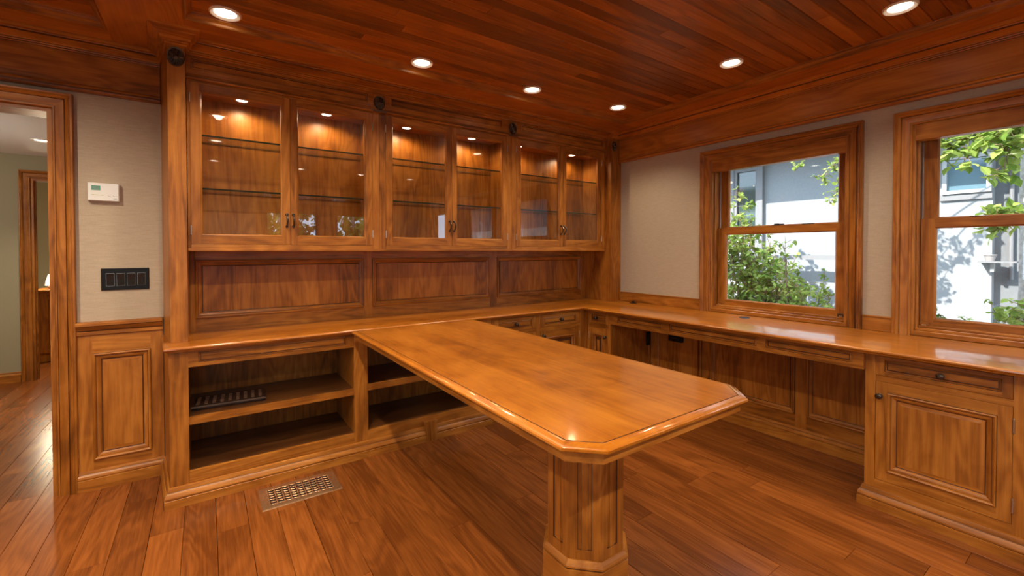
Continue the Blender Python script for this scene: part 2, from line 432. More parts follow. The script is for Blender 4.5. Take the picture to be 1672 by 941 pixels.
# ------------------------------------------------------------------ cased doorway and the hall beyond
def casing(mb, T, s0, s1, t0, t1, prof, mh, mv, dark=()):
    for i in range(len(prof) - 1):
        (w0, d0), (w1, d1) = prof[i], prof[i + 1]
        A = [T(s0 - w0, t0, d0), T(s0 - w0, t1 + w0, d0), T(s1 + w0, t1 + w0, d0), T(s1 + w0, t0, d0)]
        B = [T(s0 - w1, t0, d1), T(s0 - w1, t1 + w1, d1), T(s1 + w1, t1 + w1, d1), T(s1 + w1, t0, d1)]
        for k in range(3): mb.poly([A[k], A[k + 1], B[k + 1], B[k]], GLZ if i in dark else (mh if k == 1 else mv))
CAS = [(0, 0), (0, 0.012), (0.004, 0.016), (0.010, 0.016), (0.012, 0.013), (0.016, 0.014), (0.030, 0.020), (0.046, 0.021), (0.049, 0.018), (0.053, 0.024), (0.060, 0.029), (0.066, 0.027), (0.070, 0.031), (0.078, 0.031), (0.080, 0.028), (0.080, 0)]
CASD = (3, 7)
def doorway(name, T, s0, s1, z1, thick, prof=CAS):
    o = bpy.data.objects.new(name, None); COL.objects.link(o); o['kind'] = 'structure'
    mb = MB(); casing(mb, T, s0, s1, 0, z1, prof, WX, WZ, CASD)
    m2 = [(w, -thick - d) for w, d in prof]; casing(mb, T, s0, s1, 0, z1, m2, WX, WZ, CASD)
    mb.build('door_casing', o)
    mb = MB(); j = 0.02
    mb.box((s0 - .005, 0, -thick), (s0 + j, z1, 0.0), WZ, T); mb.box((s1 - j, 0, -thick), (s1 + .005, z1, 0.0), WZ, T)
    mb.box((s0 + j, z1 - j, -thick), (s1 - j, z1 + .005, 0.0), WX, T)
    mb.box((s0 + j, 0, -thick * .62), (s0 + j + .012, z1 - j, -thick * .38), WZ, T); mb.box((s1 - j - .012, 0, -thick * .62), (s1 - j, z1 - j, -thick * .38), WZ, T)
    mb.build('door_jamb', o)
    return o
doorway('door_1', TB(YW), DX0, DX1, DZ, 0.16)
HY = 6.26
wall('wall_hall_far', TB(HY), -3.2, 0.2, 0, 2.25, 0.08, [(-1.405, -0.01, -0.52, 1.99)], HALLW)
wall('wall_hall_right', lambda s, t, d: (-0.30 - d, s, t), YW + .16, 9.2, 0, 2.25, 0.1, [], HALLW)
wall('wall_hall_left', lambda s, t, d: (-3.0 + d, s, t), YW + .16, 9.2, 0, 2.25, 0.1, [], HALLW)
wall('wall_hall_end', TB(8.6), -3.2, 0.0, 0, 2.25, 0.1, [], HALLW)
mb = MB(); mb.box((-3.2, YW + .16, 2.215), (-0.2, 9.2, 2.25), HALLC); struct(mb.build('ceiling_hall', smooth=False))
doorway('door_2', TB(HY), -1.405, -0.52, 1.99, 0.08, [(w * 0.95, d) for w, d in CAS])
BASEP = [(0.0, 0.0), (0.024, 0.0), (0.024, 0.060), (0.020, 0.062), (0.0205, 0.064), (0.022, 0.070), (0.020, 0.079), (0.014, 0.086), (0.012, 0.088), (0.012, 0.094), (0.009, 0.102), (0.0, 0.102)]
BASED = (3, 7)
mb = MB(); sweep(mb, [(-2.9, HY), (-1.485, HY)], BASEP, wd, dark=BASED); struct(mb.build('baseboard_hall'))

# vanity with a small lamp in the room beyond the hall
e = thing('vanity_cabinet', 'dark wood vanity cabinet seen through the far hall doorway', 'cabinet', (-1.2, 7.6, 0))
mb = MB(); T = TB(7.22)
slab_front(mb, T, (-1.56, .10, -1.14, .80), (-1.50, .17, -1.20, .73), 0.02, -.01, BOLD, BOLD_D, KX, KZ, KZ)
mb.build('door', e)
mb = MB(); mb.box((-1.60, 7.225, .0), (-0.75, 7.6, .80), KZ); mb.box((-1.14, 7.205, .1), (-.75, 7.23, .8), KZ); mb.build('body', e, smooth=False, bevel=.003)
mb = MB(); mb.box((-1.63, 7.18, .80), (-0.72, 7.62, .83), KX); mb.build('top', e, smooth=False, bevel=.006)
e = thing('table_lamp', 'small glowing white lamp on the vanity beyond the hall', 'lamp', (-1.495, 7.30, .83))
mb = MB(); lathe(mb, (-1.495, 7.30, .83), (0, 0, 1), [(0.035, 0), (0.035, .008), (0.010, .014), (0.016, .035), (0.008, .055)], BRASS, 14); mb.build('base', e)
mb = MB(); lathe(mb, (-1.495, 7.30, .83), (0, 0, 1), [(0.038, .045), (0.034, .09), (0.020, .14), (0.012, .17)], emit('lamp_shade_glow', (1, .83, .55), 3.0), 16); mb.build('lamp_shade', e)

ld = bpy.data.lights.new('table_lamp_bulb', 'POINT'); ld.energy = 14.0; ld.color = (1, .82, .55); ld.shadow_soft_size = .04
lo = bpy.data.objects.new('table_lamp_bulb', ld); COL.objects.link(lo); lo.location = (-1.495, 7.30, 1.08)
# unseen globe added only to brighten the hall
e = thing('fill_globe', 'added unseen globe that brightens the hall left of the doorway', 'lamp', (-2.1, 4.7, 2.215))
mb = MB(); lathe(mb, (-2.1, 4.7, 2.215), (0, 0, -1), [(.055, 0), (.055, .012), (.018, .020), (.010, .024), (.010, .16), (.030, .17)], BRASS, 20); mb.build('stem', e)
mb = MB(); lathe(mb, (-2.1, 4.7, 2.215), (0, 0, -1), [(.030, .17)] + [(.12 * math.sin(a), .29 - .12 * math.cos(a)) for a in [.27 + k * .205 for k in range(14)]] + [(0, .41)], emit('fill_globe_glow', (1, .93, .82), 6.0), 24); mb.build('globe', e)
ld = bpy.data.lights.new('globe_fill', 'POINT'); ld.energy = GLOBE_W; ld.color = (1, .90, .78); ld.shadow_soft_size = .12
lo = bpy.data.objects.new('globe_fill', ld); COL.objects.link(lo); lo.location = (-2.1, 4.7, 1.72)
# ------------------------------------------------------------------ windows
def window(name, T):
    o = bpy.data.objects.new(name, None); COL.objects.link(o); o['kind'] = 'structure'
    vert, hor = WZ, (WY if abs(T(1, 0, 0)[1] - T(0, 0, 0)[1]) > .5 else WX)
    h = WIN_W
    mb = MB(); casing(mb, T, -h, h, 0.797, 1.972, [(w, d * 1.05) for w, d in CAS[1:]], hor, vert, (2, 6)); 
    mb.build('window_casing', o)
    mb = MB(); jd = -0.165                                                  # jamb lining with stops and tracks
    for sg in (-1, 1):
        a, b = sorted((sg * h, sg * (h - .012))); mb.box((a, .80, jd), (b, 1.99, 0.012), vert, T)
        a, b = sorted((sg * (h - .012), sg * (h - .022))); mb.box((a, .80, -.058), (b, 1.985, -.020), vert, T)
        a, b = sorted((sg * (h - .012), sg * (h - .026))); mb.box((a, .80, -.098), (b, 1.985, -.092), SILVER, T)
        a, b = sorted((sg * (h - .012), sg * (h - .024))); mb.box((a, .80, -.150), (b, 1.985, -.135), vert, T)
    mb.box((-h, 1.965, jd), (h, 1.99, .0), hor, T)
    mb.build('window_jamb', o, smooth=False, bevel=.002)
    mb = MB()                                                               # stool and bottom stops
    mb.box((-h + .002, .797, -.165), (h - .002, .824, .014), hor, T); mb.box((-h + .012, .824, -.16), (h - .012, .838, -.012), hor, T)
    mb.box((-h + .012, .838, -.16), (h - .012, .850, -.034), hor, T)
    mb.build('window_sill', o, smooth=False, bevel=.003)
    mb = MB(); mb.box((-h + .002, 1.882, -.05), (h - .002, 1.972, .010), hor, T); mb.build('blind_box', o, smooth=False, bevel=.003)
    def sash(nm, t0, t1, d0, d1, gl):
        mb = MB(); s0, s1 = -h + .024, h - .024; g0, g1 = -h + .088, h - .088
        r = (g0, gl[0], g1, gl[1])
        for d, sg in ((d0, 1), (d1, -1)):
            ring(mb, T, (s0, t0, s1, t1), (g0 - .008, gl[0] - .008, g1 + .008, gl[1] + .008), d, hor, vert)
            loft(mb, T, [(g0 - .008, gl[0] - .008, g1 + .008, gl[1] + .008, d), (*r, d - sg * .008), (*r, (d0 + d1) / 2)], hor, vert)
        loft(mb, T, [(s0, t0, s1, t1, d0), (s0, t0, s1, t1, d1)], hor, vert)
        f = mb.build(nm, o)
        mb = MB(); c = (d0 + d1) / 2
        mb.box((g0 - .004, gl[0] - .004, c - .002), (g1 + .004, gl[1] + .004, c + .002), GLASS, T); mb.build('glass_pane', f, smooth=False)
        return f
    lo = sash('lower_sash', .850, 1.449, -.062, -.092, (.896, 1.394))
    up = sash('upper_sash', 1.42, 1.96, -.099, -.128, (1.458, 1.915))
    mb = MB()
    mb.box((-.030, 1.449, -.086), (.030, 1.453, -.066), BRONZE, T); mb.box((-.018, 1.453, -.082), (.014, 1.464, -.068), BRONZE, T)
    mb.box((-.052, 1.455, -.080), (-.018, 1.462, -.072), BRONZE, T)
    mb.build('sash_lock', o, smooth=False, bevel=.0015)
    for q in (-.20, .20):
        mb = MB(); mb.box((q - .035, 1.449, -.088), (q + .035, 1.455, -.070), BRONZE, T); mb.build('tilt_latch', o, smooth=False, bevel=.0015)
    for q in (-1, 1):
        mb = MB(); c = q * (h - .045)
        mb.box((c - .022, .850, -.062), (c + .022, .868, -.050), BRONZE if q < 0 else WZ, T); mb.box((c - .010, .846, -.050), (c + .010, .858, -.040), BRASS, T)
        mb.build('sash_catch', o, smooth=False, bevel=.002)
    return o
for i, c in enumerate(WC): window('window_%d' % (i + 1), TRo(XW, c))
for i, c in enumerate(LC): window('window_%d' % (i + 7), lambda s, t, d, c=c: (XL + d, c - s, t))
for i, c in enumerate(FC): window('window_%d' % (i + 4), TF(YF, c))
for i, (T, c) in enumerate([(TRo(XW, c), c) for c in WC] + [(TF(YF, c), c) for c in FC] + [((lambda s, t, d, c=c: (XL + d, c - s, t)), c) for c in LC]):   # sampling portals in the openings
    ld = bpy.data.lights.new('window_portal', 'AREA'); ld.shape = 'RECTANGLE'; ld.size = 2 * WIN_W; ld.size_y = WIN_Z1 - WIN_Z0
    ld.cycles.is_portal = True
    lo = bpy.data.objects.new('window_portal', ld); COL.objects.link(lo); lo.location = T(0, (WIN_Z0 + WIN_Z1) / 2, -.18)
    lo.rotation_euler = Vector((-1, 0, 0) if i < 3 else ((0, 1, 0) if i < 6 else (1, 0, 0))).to_track_quat('-Z', 'Z').to_euler()
# low board between worktop and wallpaper on the window wall
for i, (a, b) in enumerate([(1.503 + .53, 2.86), (.303 + .53, 1.503 - .53), (-.897 + .53, .303 - .53)]):
    mb = MB(); mb.box((XW - .016, a, .797), (XW, b, .878), WY); mb.box((XW - .020, a, .878), (XW, b, .886), WY)
    struct(mb.build('trim_%d' % (7 + i), smooth=False, bevel=.002))

# ------------------------------------------------------------------ wainscot beside the doorway
e = thing('wainscot_paneling', 'wooden wainscot with one tall raised panel between doorway and bookcase', 'wall paneling', (-.38, YW, 0))
mb = MB(); T = TB(3.195)
r = (-.500, .155, -.258, .726)
ring(mb, T, (-.560, .06, -.203, .84), r, 0, WX, WZ); mb.build('panel_frame', e, smooth=False)
mb = MB(); panel_in(mb, T, r, 0, [(a * 1.05, b) for a, b in WIDE] + [(.055, -.004)], WIDE_D, WX, WZ, WZ); mb.build('raised_panel', e)
mb = MB(); sweep(mb, [(-.560, YW), (-.203, YW)], [(0, .824), (.020, .824), (.023, .828), (.023, .842), (.018, .845), (.020, .851), (.030, .862), (.034, .872), (.040, .876), (.040, .888), (.035, .893), (0, .896)], wd, dark=(4, 7)); mb.build('chair_rail', e)
mb = MB(); sweep(mb, [(-.560, 3.197), (-.203, 3.197)], BASEP, wd, dark=BASED); mb.build('baseboard', e)

# ------------------------------------------------------------------ base units along the back wall
YB, YBK, ZT = 2.742, 3.20, .772
PL = [(0.0, 0.0), (0.024, 0.0), (0.024, 0.040), (0.021, 0.042), (0.0215, 0.045), (0.023, 0.052), (0.020, 0.064), (0.013, 0.074), (0.011, 0.076), (0.011, 0.084), (0.007, 0.096), (0.0, 0.098)]
PLD = (3, 7)
def plinth(path, e):
    mb = MB(); sweep(mb, path, PL, wd, dark=PLD, endcap=True); return mb.build('plinth', e)
def knob(e, c, d, lab=True):
    mb = MB(); lathe(mb, c, d, [(0.0115, 0.0), (0.0115, .002), (0.006, .004), (0.0055, .012), (0.011, .015), (0.0145, .019), (0.0135, .025), (0.007, .029), (0.0, .0295)], BRONZE, 18)
    return mb.build('knob', e)
def hinge(e, c, L_=.05, r=.0042):
    mb = MB(); lathe(mb, (c[0], c[1], c[2] - L_ / 2), (0, 0, 1), [(0.0, -.004), (r * .7, -.002), (r, 0), (r, L_), (r * .7, L_ + .002), (0.0, L_ + .004)], SILVER, 10)
    return mb.build('hinge', e)
def carcass(mb, x0, x1, y0, y1, z0, z1, t=.018):
    mb.box((x0, y0, z0), (x0 + t, y1, z1), WZ); mb.box((x1 - t, y0, z0), (x1, y1, z1), WZ)
    mb.box((x0 + t, y0, z0), (x1 - t, y1, z0 + t), WX)

# open bookcase at the left end
e = thing('open_bookcase', 'low open bookcase at the doorway end with dark grille on its shelf', 'bookcase', (.33, 2.95, 0), 'open bookcases under the worktop')
T = TB(YB)
mb = MB()
mb.poly([T(-.155, .0, 0), T(-.076, .0, 0), T(-.076, ZT, 0), T(-.155, ZT, 0)], WZ)
mb.poly([T(-.155, 0, 0), (-.200, YBK, 0), (-.200, YBK, ZT), T(-.155, ZT, 0)], WZ)          # splayed outer end
mb.box((-.155, YB + .0005, 0), (-.076, YB + .02, ZT), WZ)
mb.box((.736, YB, 0), (.816, YB + .02, ZT), WZ)
mb.box((-.076, YB, .686), (.736, YB + .02, .7055), WX); mb.box((-.076, YB, .7595), (.736, YB + .02, ZT), WX)
mb.box((-.076, YB, .7055), (-.035, YB + .02, .7595), WX); mb.box((.690, YB, .7055), (.736, YB + .02, .7595), WX)
mb.box((-.076, YB, 0), (.736, YB + .02, .157), WX)
mb.build('face_frame', e, smooth=False)
mb = MB(); mb.box((-.096, YB + .02, 0), (-.078, YBK, ZT), WZ); mb.box((.738, YB + .02, .0), (.756, YBK, ZT), WZ); mb.box((-.078, YBK - .012, 0), (.738, YBK, ZT), WZ)
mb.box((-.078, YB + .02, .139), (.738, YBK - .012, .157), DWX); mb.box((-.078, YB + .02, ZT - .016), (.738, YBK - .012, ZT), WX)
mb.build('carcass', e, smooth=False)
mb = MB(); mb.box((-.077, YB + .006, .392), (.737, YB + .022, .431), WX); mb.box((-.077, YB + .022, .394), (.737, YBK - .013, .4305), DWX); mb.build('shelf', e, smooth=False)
mb = MB(); panel_in(mb, T, (-.035, .7055, .690, .7595), 0, FINE, FINE_D, WX, WX, WX); mb.build('apron_panel', e)
plinth([(-.200, YBK), (-.155, YB), (.8155, YB)], e)

e = thing('open_bookcase', 'low open bookcase with empty shelves behind the peninsula table', 'bookcase', (1.25, 2.95, 0), 'open bookcases under the worktop')
mb = MB()
mb.box((.816, YB, .686), (1.632, YB + .02, ZT), WX); mb.box((.816, YB, 0), (1.632, YB + .02, .157), WX); mb.box((1.632, YB, 0), (1.72, YB + .02, ZT), WZ)
mb.build('face_frame', e, smooth=False)
mb = MB(); mb.box((.8165, YB + .021, 0), (.8265, YBK, ZT), WZ); mb.box((1.634, YB + .02, .0), (1.652, YBK, ZT), WZ); mb.box((.8265, YBK - .012, 0), (1.634, YBK, ZT), WZ)
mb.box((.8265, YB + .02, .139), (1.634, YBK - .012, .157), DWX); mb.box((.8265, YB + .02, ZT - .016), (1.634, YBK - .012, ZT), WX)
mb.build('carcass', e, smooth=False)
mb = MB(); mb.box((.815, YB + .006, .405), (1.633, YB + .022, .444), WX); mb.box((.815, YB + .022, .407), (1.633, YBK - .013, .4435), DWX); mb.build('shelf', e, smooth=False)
plinth([(.816, YB), (1.72, YB)], e)
mb = MB()                                                                    # fluted tapering block set on the plinth
for k in range(5):
    a0, a1 = k / 5, (k + 1) / 5; dd = .030 if k % 2 == 0 else .0275
    t0, t1, b0, b1 = 1.184, 1.272, 1.200, 1.270
    P = [(b0 + (b1 - b0) * a0, 0), (b0 + (b1 - b0) * a1, 0), (t0 + (t1 - t0) * a1, .134), (t0 + (t1 - t0) * a0, .134)]
    F_ = [(x, YB - dd, z) for x, z in P]; B_ = [(x, YB, z) for x, z in P]
    mb.poly(F_, WZ)
    for q in range(4): mb.poly([F_[q], F_[(q + 1) % 4], B_[(q + 1) % 4], B_[q]], WZ)
mb.build('fluted_block', e, smooth=False)

def base_back(x0, x1, dr, pn, do, kn, label, knob_side, fill=0.0):
    e = thing('base_cabinet', label, 'cabinet', ((x0 + x1) / 2, 2.95, 0), 'drawer over door cabinets under the worktop')
    T = TB(YB); mb = MB(); d0, d1 = dr
    mb.box((x0, YB, 0), (d0, YB + .02, ZT), WZ); mb.box((d1, YB, 0), (x1, YB + .02, ZT), WZ)
    for a, b in ((0, .135), (.632, .660), (.762, ZT)): mb.box((d0, YB, a), (d1, YB + .02, b), WX)
    mb.build('face_frame', e, smooth=False)
    mb = MB(); mb.box((x0 + .002, YB + .021, 0), (x1 - .002, YBK, ZT), SHADOWGAP); mb.build('carcass', e, smooth=False)
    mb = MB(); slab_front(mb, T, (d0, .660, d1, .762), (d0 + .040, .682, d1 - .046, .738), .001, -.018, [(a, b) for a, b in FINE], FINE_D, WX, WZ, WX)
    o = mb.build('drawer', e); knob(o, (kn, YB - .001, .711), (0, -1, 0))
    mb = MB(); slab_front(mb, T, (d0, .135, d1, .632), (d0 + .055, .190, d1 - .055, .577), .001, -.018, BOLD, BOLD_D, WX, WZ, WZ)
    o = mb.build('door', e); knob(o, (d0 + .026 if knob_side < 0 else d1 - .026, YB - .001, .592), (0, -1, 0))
    hx = d1 - .001 if knob_side < 0 else d0 + .001
    for z in (.21, .565): hinge(o, (hx, YB - .001, z))
    plinth([(x0, YB), (x1, YB)], e)
base_back(1.72, 2.159, (1.742, 2.138), None, None, 1.941, 'drawer over door cabinet next to the hidden bookcase behind the table', -1)
base_back(2.159, 2.698, (2.180, 2.606), None, None, 2.393, 'drawer over door cabinet just before the inside corner of the worktop', -1)

def base_right(y0, y1, xf, xr, dr, label, dpan, doorp, zd, kdoor, kdr, hingey, leg_end=False, grp='drawer over door cabinets under the worktop', prof=BOLD):
    """faces -x; y0 is the end nearer the corner (larger y)"""
    e = thing('base_cabinet', label, 'cabinet', ((xf + xr) / 2, (y0 + y1) / 2, 0), grp)
    T = TR(xf); mb = MB(); d0, d1 = dr                                       # d0<d1 in y
    mb.box((xf, d1, 0), (xf + .02, y0, ZT), WZ); mb.box((xf, y1, 0), (xf + .02, d0, ZT), WZ)
    for a, b in ((0, zd[0]), (zd[1], zd[2]), (zd[3], ZT)): mb.box((xf, d0, a), (xf + .02, d1, b), WY)
    mb.build('face_frame', e, smooth=False)
    mb = MB(); mb.box((xf + .021, y1 + .002, 0), (xr, y0 - .002, ZT), SHADOWGAP); mb.build('carcass', e, smooth=False)
    for yy in (y0, y1):
        a, b = (yy - .004, yy) if yy == y0 else (yy, yy + .004)
        mb = MB(); mb.box((xf + .020, a, 0), (xr, b, ZT), WZ); mb.build('end_panel', e, smooth=False)
    mb = MB(); slab_front(mb, T, (d0, zd[2], d1, zd[3]), (dpan[0], dpan[1], dpan[2], dpan[3]), .001, -.018, FINE, FINE_D, WY, WZ, WY)
    o = mb.build('drawer', e); knob(o, (xf - .001, *kdr), (-1, 0, 0))
    mb = MB(); slab_front(mb, T, (d0, zd[0], d1, zd[1]), doorp, .001, -.018, prof, BOLD_D, WY, WZ, WZ)
    o = mb.build('door', e); knob(o, (xf - .001, *kdoor), (-1, 0, 0))
    for z in (zd[0] + .078, zd[1] - .08): hinge(o, (xf - .001, hingey, z), .058)
    return e
XF = 2.706
e = base_right(YB - .001, 2.479, XF - .006, 3.20, (2.504, 2.722), 'narrow drawer over door cabinet turning the inside corner to the desk', (2.532, .680, 2.694, .737), (2.558, .19, 2.684, .575), (.135, .630, .658, .757), (2.530, .560), (2.632, .709), 2.722)
plinth([(XF - .006, YB - .02), (XF - .006, 2.478), (3.18, 2.478)], e)
XR = 2.716
WIDEP = [(a, b) for a, b in WIDE[:-1]] + [(.036, -.010), (.052, -.005)]
e = base_right(.797, .262, XR, 3.20, (.302, .756), 'wide drawer over door cabinet standing at the desk end under the second window', (.334, .680, .721, .735), (.346, .193, .709, .580), (.140, .629, .657, .755), (.738, .558), (.520, .706), .301, prof=WIDEP)
plinth([(3.19, .797), (XR, .797), (XR, .262)], e)
e = base_right(.262, -.278, XR, 3.20, (-.238, .222), 'drawer over door cabinet cut off by the right edge of the photo', (-.206, .680, .190, .735), (-.194, .193, .178, .580), (.140, .629, .657, .755), (.20, .558), (-.01, .706), -.239, prof=WIDEP)
plinth([(XR, .262), (XR, -.278), (3.19, -.278)], e)

# desk apron and paneling in the knee space
e = thing('desk_apron', 'long apron with three shallow panels under the window worktop', 'desk apron', (2.69, 1.64, .68))
XA = 2.688; T = TR(XA); rs = [(.845, .703, 1.264, .7545), (1.317, .703, 1.915, .7545), (1.978, .703, 2.394, .7545)]
mb = MB(); edges = [.797, .845, 1.264, 1.317, 1.915, 1.978, 2.394, 2.477]
for k in range(0, 8, 2): mb.box((XA, edges[k], .703), (XA + .02, edges[k + 1], .7545), WY)
mb.box((XA, .797, .678), (XA + .02, 2.477, .703), WY); mb.box((XA, .797, .7545), (XA + .02, 2.477, ZT), WY)
mb.build('apron_board', e, smooth=False)
for r in rs:
    mb = MB(); panel_in(mb, T, r, 0, [(a * 1.15, b) for a, b in FINE], FINE_D, WY, WY, WY); mb.build('apron_panel', e)
e = thing('knee_paneling', 'dark wooden panels at the back of the desk knee space below the windows', 'wall paneling', (3.22, 1.6, 0))
XKN = 3.205; T = TR(XKN); rs = [(.80, .185, 1.25, .70), (1.318, .185, 1.915, .70), (1.990, .185, 2.424, .70)]
mb = MB(); ys = [.799, .80, 1.25, 1.318, 1.915, 1.990, 2.424, 2.474]
for k in range(0, 8, 2): mb.box((XKN, ys[k], 0), (XKN + .02, ys[k + 1], ZT), WZ)
for r in rs:
    mb.box((XKN, r[0], 0), (XKN + .02, r[2], r[1]), WY); mb.box((XKN, r[0], r[3]), (XKN + .02, r[2], ZT), WY)
mb.build('panel_frame', e, smooth=False)
for r in rs:
    mb = MB(); panel_in(mb, T, r, 0, WIDE, WIDE_D, WY, WZ, WZ); mb.build('raised_panel', e)
mb = MB(); sweep(mb, [(XKN, 2.474), (XKN, .799)], BASEP, wd, dark=BASED); mb.build('baseboard', e)
mb = MB(); mb.box((3.145, 2.4675, .45), (3.188, 2.4775, .565), BLACK); mb.box((3.152, 2.465, .47), (3.181, 2.468, .545), BLACKG)
tag(mb.build('power_outlet', smooth=False, bevel=.002), 'upright black outlet on the side of the corner cabinet under the desk', 'outlet')
mb = MB(); mb.box((3.175, 2.15, .520), (3.2045, 2.275, .572), BLACK); mb.box((3.172, 2.17, .532), (3.1755, 2.255, .560), BLACKG)
tag(mb.build('power_strip', smooth=False, bevel=.003), 'flat black power strip on the knee space panels under the desk', 'power strip')

# ------------------------------------------------------------------ worktop
NOSE = [(-.014, .797), (-.006, .7955), (-.001, .791), (0, .786), (-.003, .781), (-.009, .778), (-.012, ZT)]
e = thing('worktop', 'glossy L shaped wooden worktop running along the cabinets and under the windows', 'worktop', (1.2, 2.95, .77))
XK, YK = 2.622, 2.707
mb = MB()
path = [(-.212, 3.195), (-.172, YK), (XK, YK), (XK, -.9)]
# outward is to the right of travel when walking from the back left end round to the front
Pn = sweep(mb, path, [(p, z) for p, z in NOSE], td)
i1, i2, i3, i4 = [Pn(i, 0) for i in range(4)]
mb.poly([i1, i2, i3, (3.2445, 3.195, .797)], TX); mb.poly([i3, i4, (3.2445, -.9, .797), (3.2445, 3.195, .797)], TY)
b1, b2, b3, b4 = [Pn(i, len(NOSE) - 1) for i in range(4)]
mb.poly([b1, b2, b3, (3.2445, 3.195, ZT)], TX); mb.poly([b3, b4, (3.2445, -.9, ZT), (3.2445, 3.195, ZT)], TY)
mb.poly([i4, (3.2445, -.9, .797), (3.2445, -.9, ZT), b4], TY)
mb.build('worktop_slab', e)
def grommet(c, label, stand=False):
    mb = MB(); lathe(mb, (*c, .797), (0, 0, 1), [(0.034, 0), (0.034, .002), (0.030, .004), (0.026, .004), (0.024, .0025), (0.0, .0025)], BLACK, 24)
    if stand: mb.box((c[0] - .004, c[1] - .012, .799), (c[0] + .004, c[1] + .012, .820), BRONZE)
    tag(mb.build('cable_grommet'), label, 'grommet', 'cable grommets in the worktop')
grommet((3.128, 1.617), 'round black cable grommet in the worktop under the first window')
grommet((3.185, 2.655), 'black cable grommet with raised flap in the worktop near the corner pilaster', True)

# ------------------------------------------------------------------ peninsula table
e = thing('peninsula_table', 'large wooden peninsula table with clipped corners on an octagonal pedestal', 'table', (1.122, 1.15, 0))
PP = [(.709, 2.690), (.709, .811), (.789, .731), (1.442, .731), (1.538, .828), (1.538, 2.690)]
NP = [(-.0285, .7970), (-.0275, .7945), (-.0260, .7945), (-.0255, .7965), (-.018, .7962), (-.006, .7905), (-.004, .7885), (0, .7875), (0, .7815), (-.003, .7795), (-.021, .7785)]
mb = MB(); Pn = sweep(mb, PP, NP, td, closed=True, dark=(0, 1, 2))
mb.poly([Pn(i, 0) for i in range(6)], TY); mb.poly([Pn(i, len(NP) - 1) for i in range(6)], TY)
mb.build('tabletop', e)
mb = MB(); AP = [(-.028, .7785), (-.0215, .7785), (-.0215, .7455), (-.046, .7455), (-.046, .7785)]
sweep(mb, PP, AP, wd, closed=True); mb.build('apron', e)
cx, cy = 1.122, 1.15
def octo(ap, c=(cx, cy)):
    r = ap / math.cos(math.pi / 8)
    return [(c[0] + r * math.cos(math.pi / 8 - k * math.pi / 4), c[1] + r * math.sin(math.pi / 8 - k * math.pi / 4)) for k in range(8)]
mb = MB(); oc = octo(.130)
# vertical faces with a sunk flute in each
for k in range(8):
    a, b = Vector(oc[k]), Vector(oc[(k + 1) % 8]); nrm = ((a + b) / 2 - Vector((cx, cy))).normalized()
    def at(f, d): p = a.lerp(b, f) - nrm * d; return (p.x, p.y)
    pts = [(0, 0), (.27, 0), (.285, .005), (.39, .0055), (.405, .0015), (.595, .0015), (.61, .0055), (.715, .005), (.73, 0), (1, 0)]
    z0, z1 = .270, .7455
    for q in range(9):
        p, r = at(*pts[q]), at(*pts[q + 1])
        mb.poly([(*p, z0), (*r, z0), (*r, z1), (*p, z1)], GLZ if q in (1, 7) else WZ)
    mb.poly([(*a, .225), (*b, .225), (*b, z0), (*a, z0)], WZ)
    mb.poly([(*at(*pts[i]), z0) for i in range(1, 9)], GLZ)
mb.poly([(*p, .7455) for p in oc], WZ)
pd = mb.build('pedestal', e, angle=20)
mb = MB(); oc = octo(.130)
oc = oc[::-1]
BP = [(0, .237), (.004, .237), (.006, .234), (.013, .229), (.017, .222), (.017, .216), (.012, .213), (.012, .209), (.016, .207), (.016, .112), (.024, .106), (.024, 0)]
sweep(mb, oc, BP, lambda dx, dy: WX if dx > dy else WY, closed=True, dark=(6,)); mb.build('pedestal_base', pd)

# ------------------------------------------------------------------ paneling above the worktop
e = thing('backsplash_paneling', 'three long raised panels between the worktop and the glass cabinets', 'wall paneling', (1.5, YW, .80))
T = TB(3.195); xs = [-.0755, -.051, .929, .992, 1.992, 2.064, 3.053, 3.112]; z0, z1 = .873, 1.218
mb = MB()
for k in range(0, 8, 2): mb.box((xs[k], 3.195, .797), (xs[k + 1], 3.209, 1.30), WZ)
for k in (1, 3, 5): mb.box((xs[k], 3.195, .797), (xs[k + 1], 3.209, z0), WX); mb.box((xs[k], 3.195, z1), (xs[k + 1], 3.209, 1.30), WX)
mb.build('panel_frame', e, smooth=False)
for k in (1, 3, 5):
    mb = MB(); panel_in(mb, T, (xs[k], z0, xs[k + 1], z1), 0, WIDE, WIDE_D, WX, WZ, WZ); mb.build('raised_panel', e)

# ------------------------------------------------------------------ pilasters with rosettes
def rosette(e, c, sx=.038, sz=.049):
    mb = MB(); n = 40
    prof = [(1.0, 0), (1.0, .004), (.94, .008), (.86, .007), (.82, .0045), (.34, .006), (.30, .009), (.20, .011), (.12, .014), (0.0, .015)]
    for i in range(len(prof) - 1):
        for k in range(n):
            j = (k + 1) % n
            def P(q, kk):
                r, d = prof[q]; a = 2 * math.pi * kk / n
                if .3 < r < .86: d += .0022 * (1 if kk % 4 < 2 else -1)
                return (c[0] + sx * r * math.cos(a), c[1] - d, c[2] + sz * r * math.sin(a))
            mb.poly([P(i, k), P(i, j), P(i + 1, j), P(i + 1, k)], BRONZE)
    return mb.build('rosette', e, angle=25)
def loops_u(mb, L_, matf):
    for a, b in zip(L_, L_[1:]):
        for k in range(len(a) - 1):
            p, q = a[k], a[k + 1]
            mb.poly([p, q, b[k + 1], b[k]], matf(abs(p[0] - q[0]), abs(p[1] - q[1])))
YP = 2.853
e = thing('pilaster', 'tall square pilaster with flared capital and rosette at the doorway end', 'pilaster', (-.11, 3.0, .797), 'pilasters beside the glass cabinets')
mb = MB()
PQ = [(-.1515, YP), (-.0772, YP), (-.0772, YW - .002), (-.2, YW - .002)]
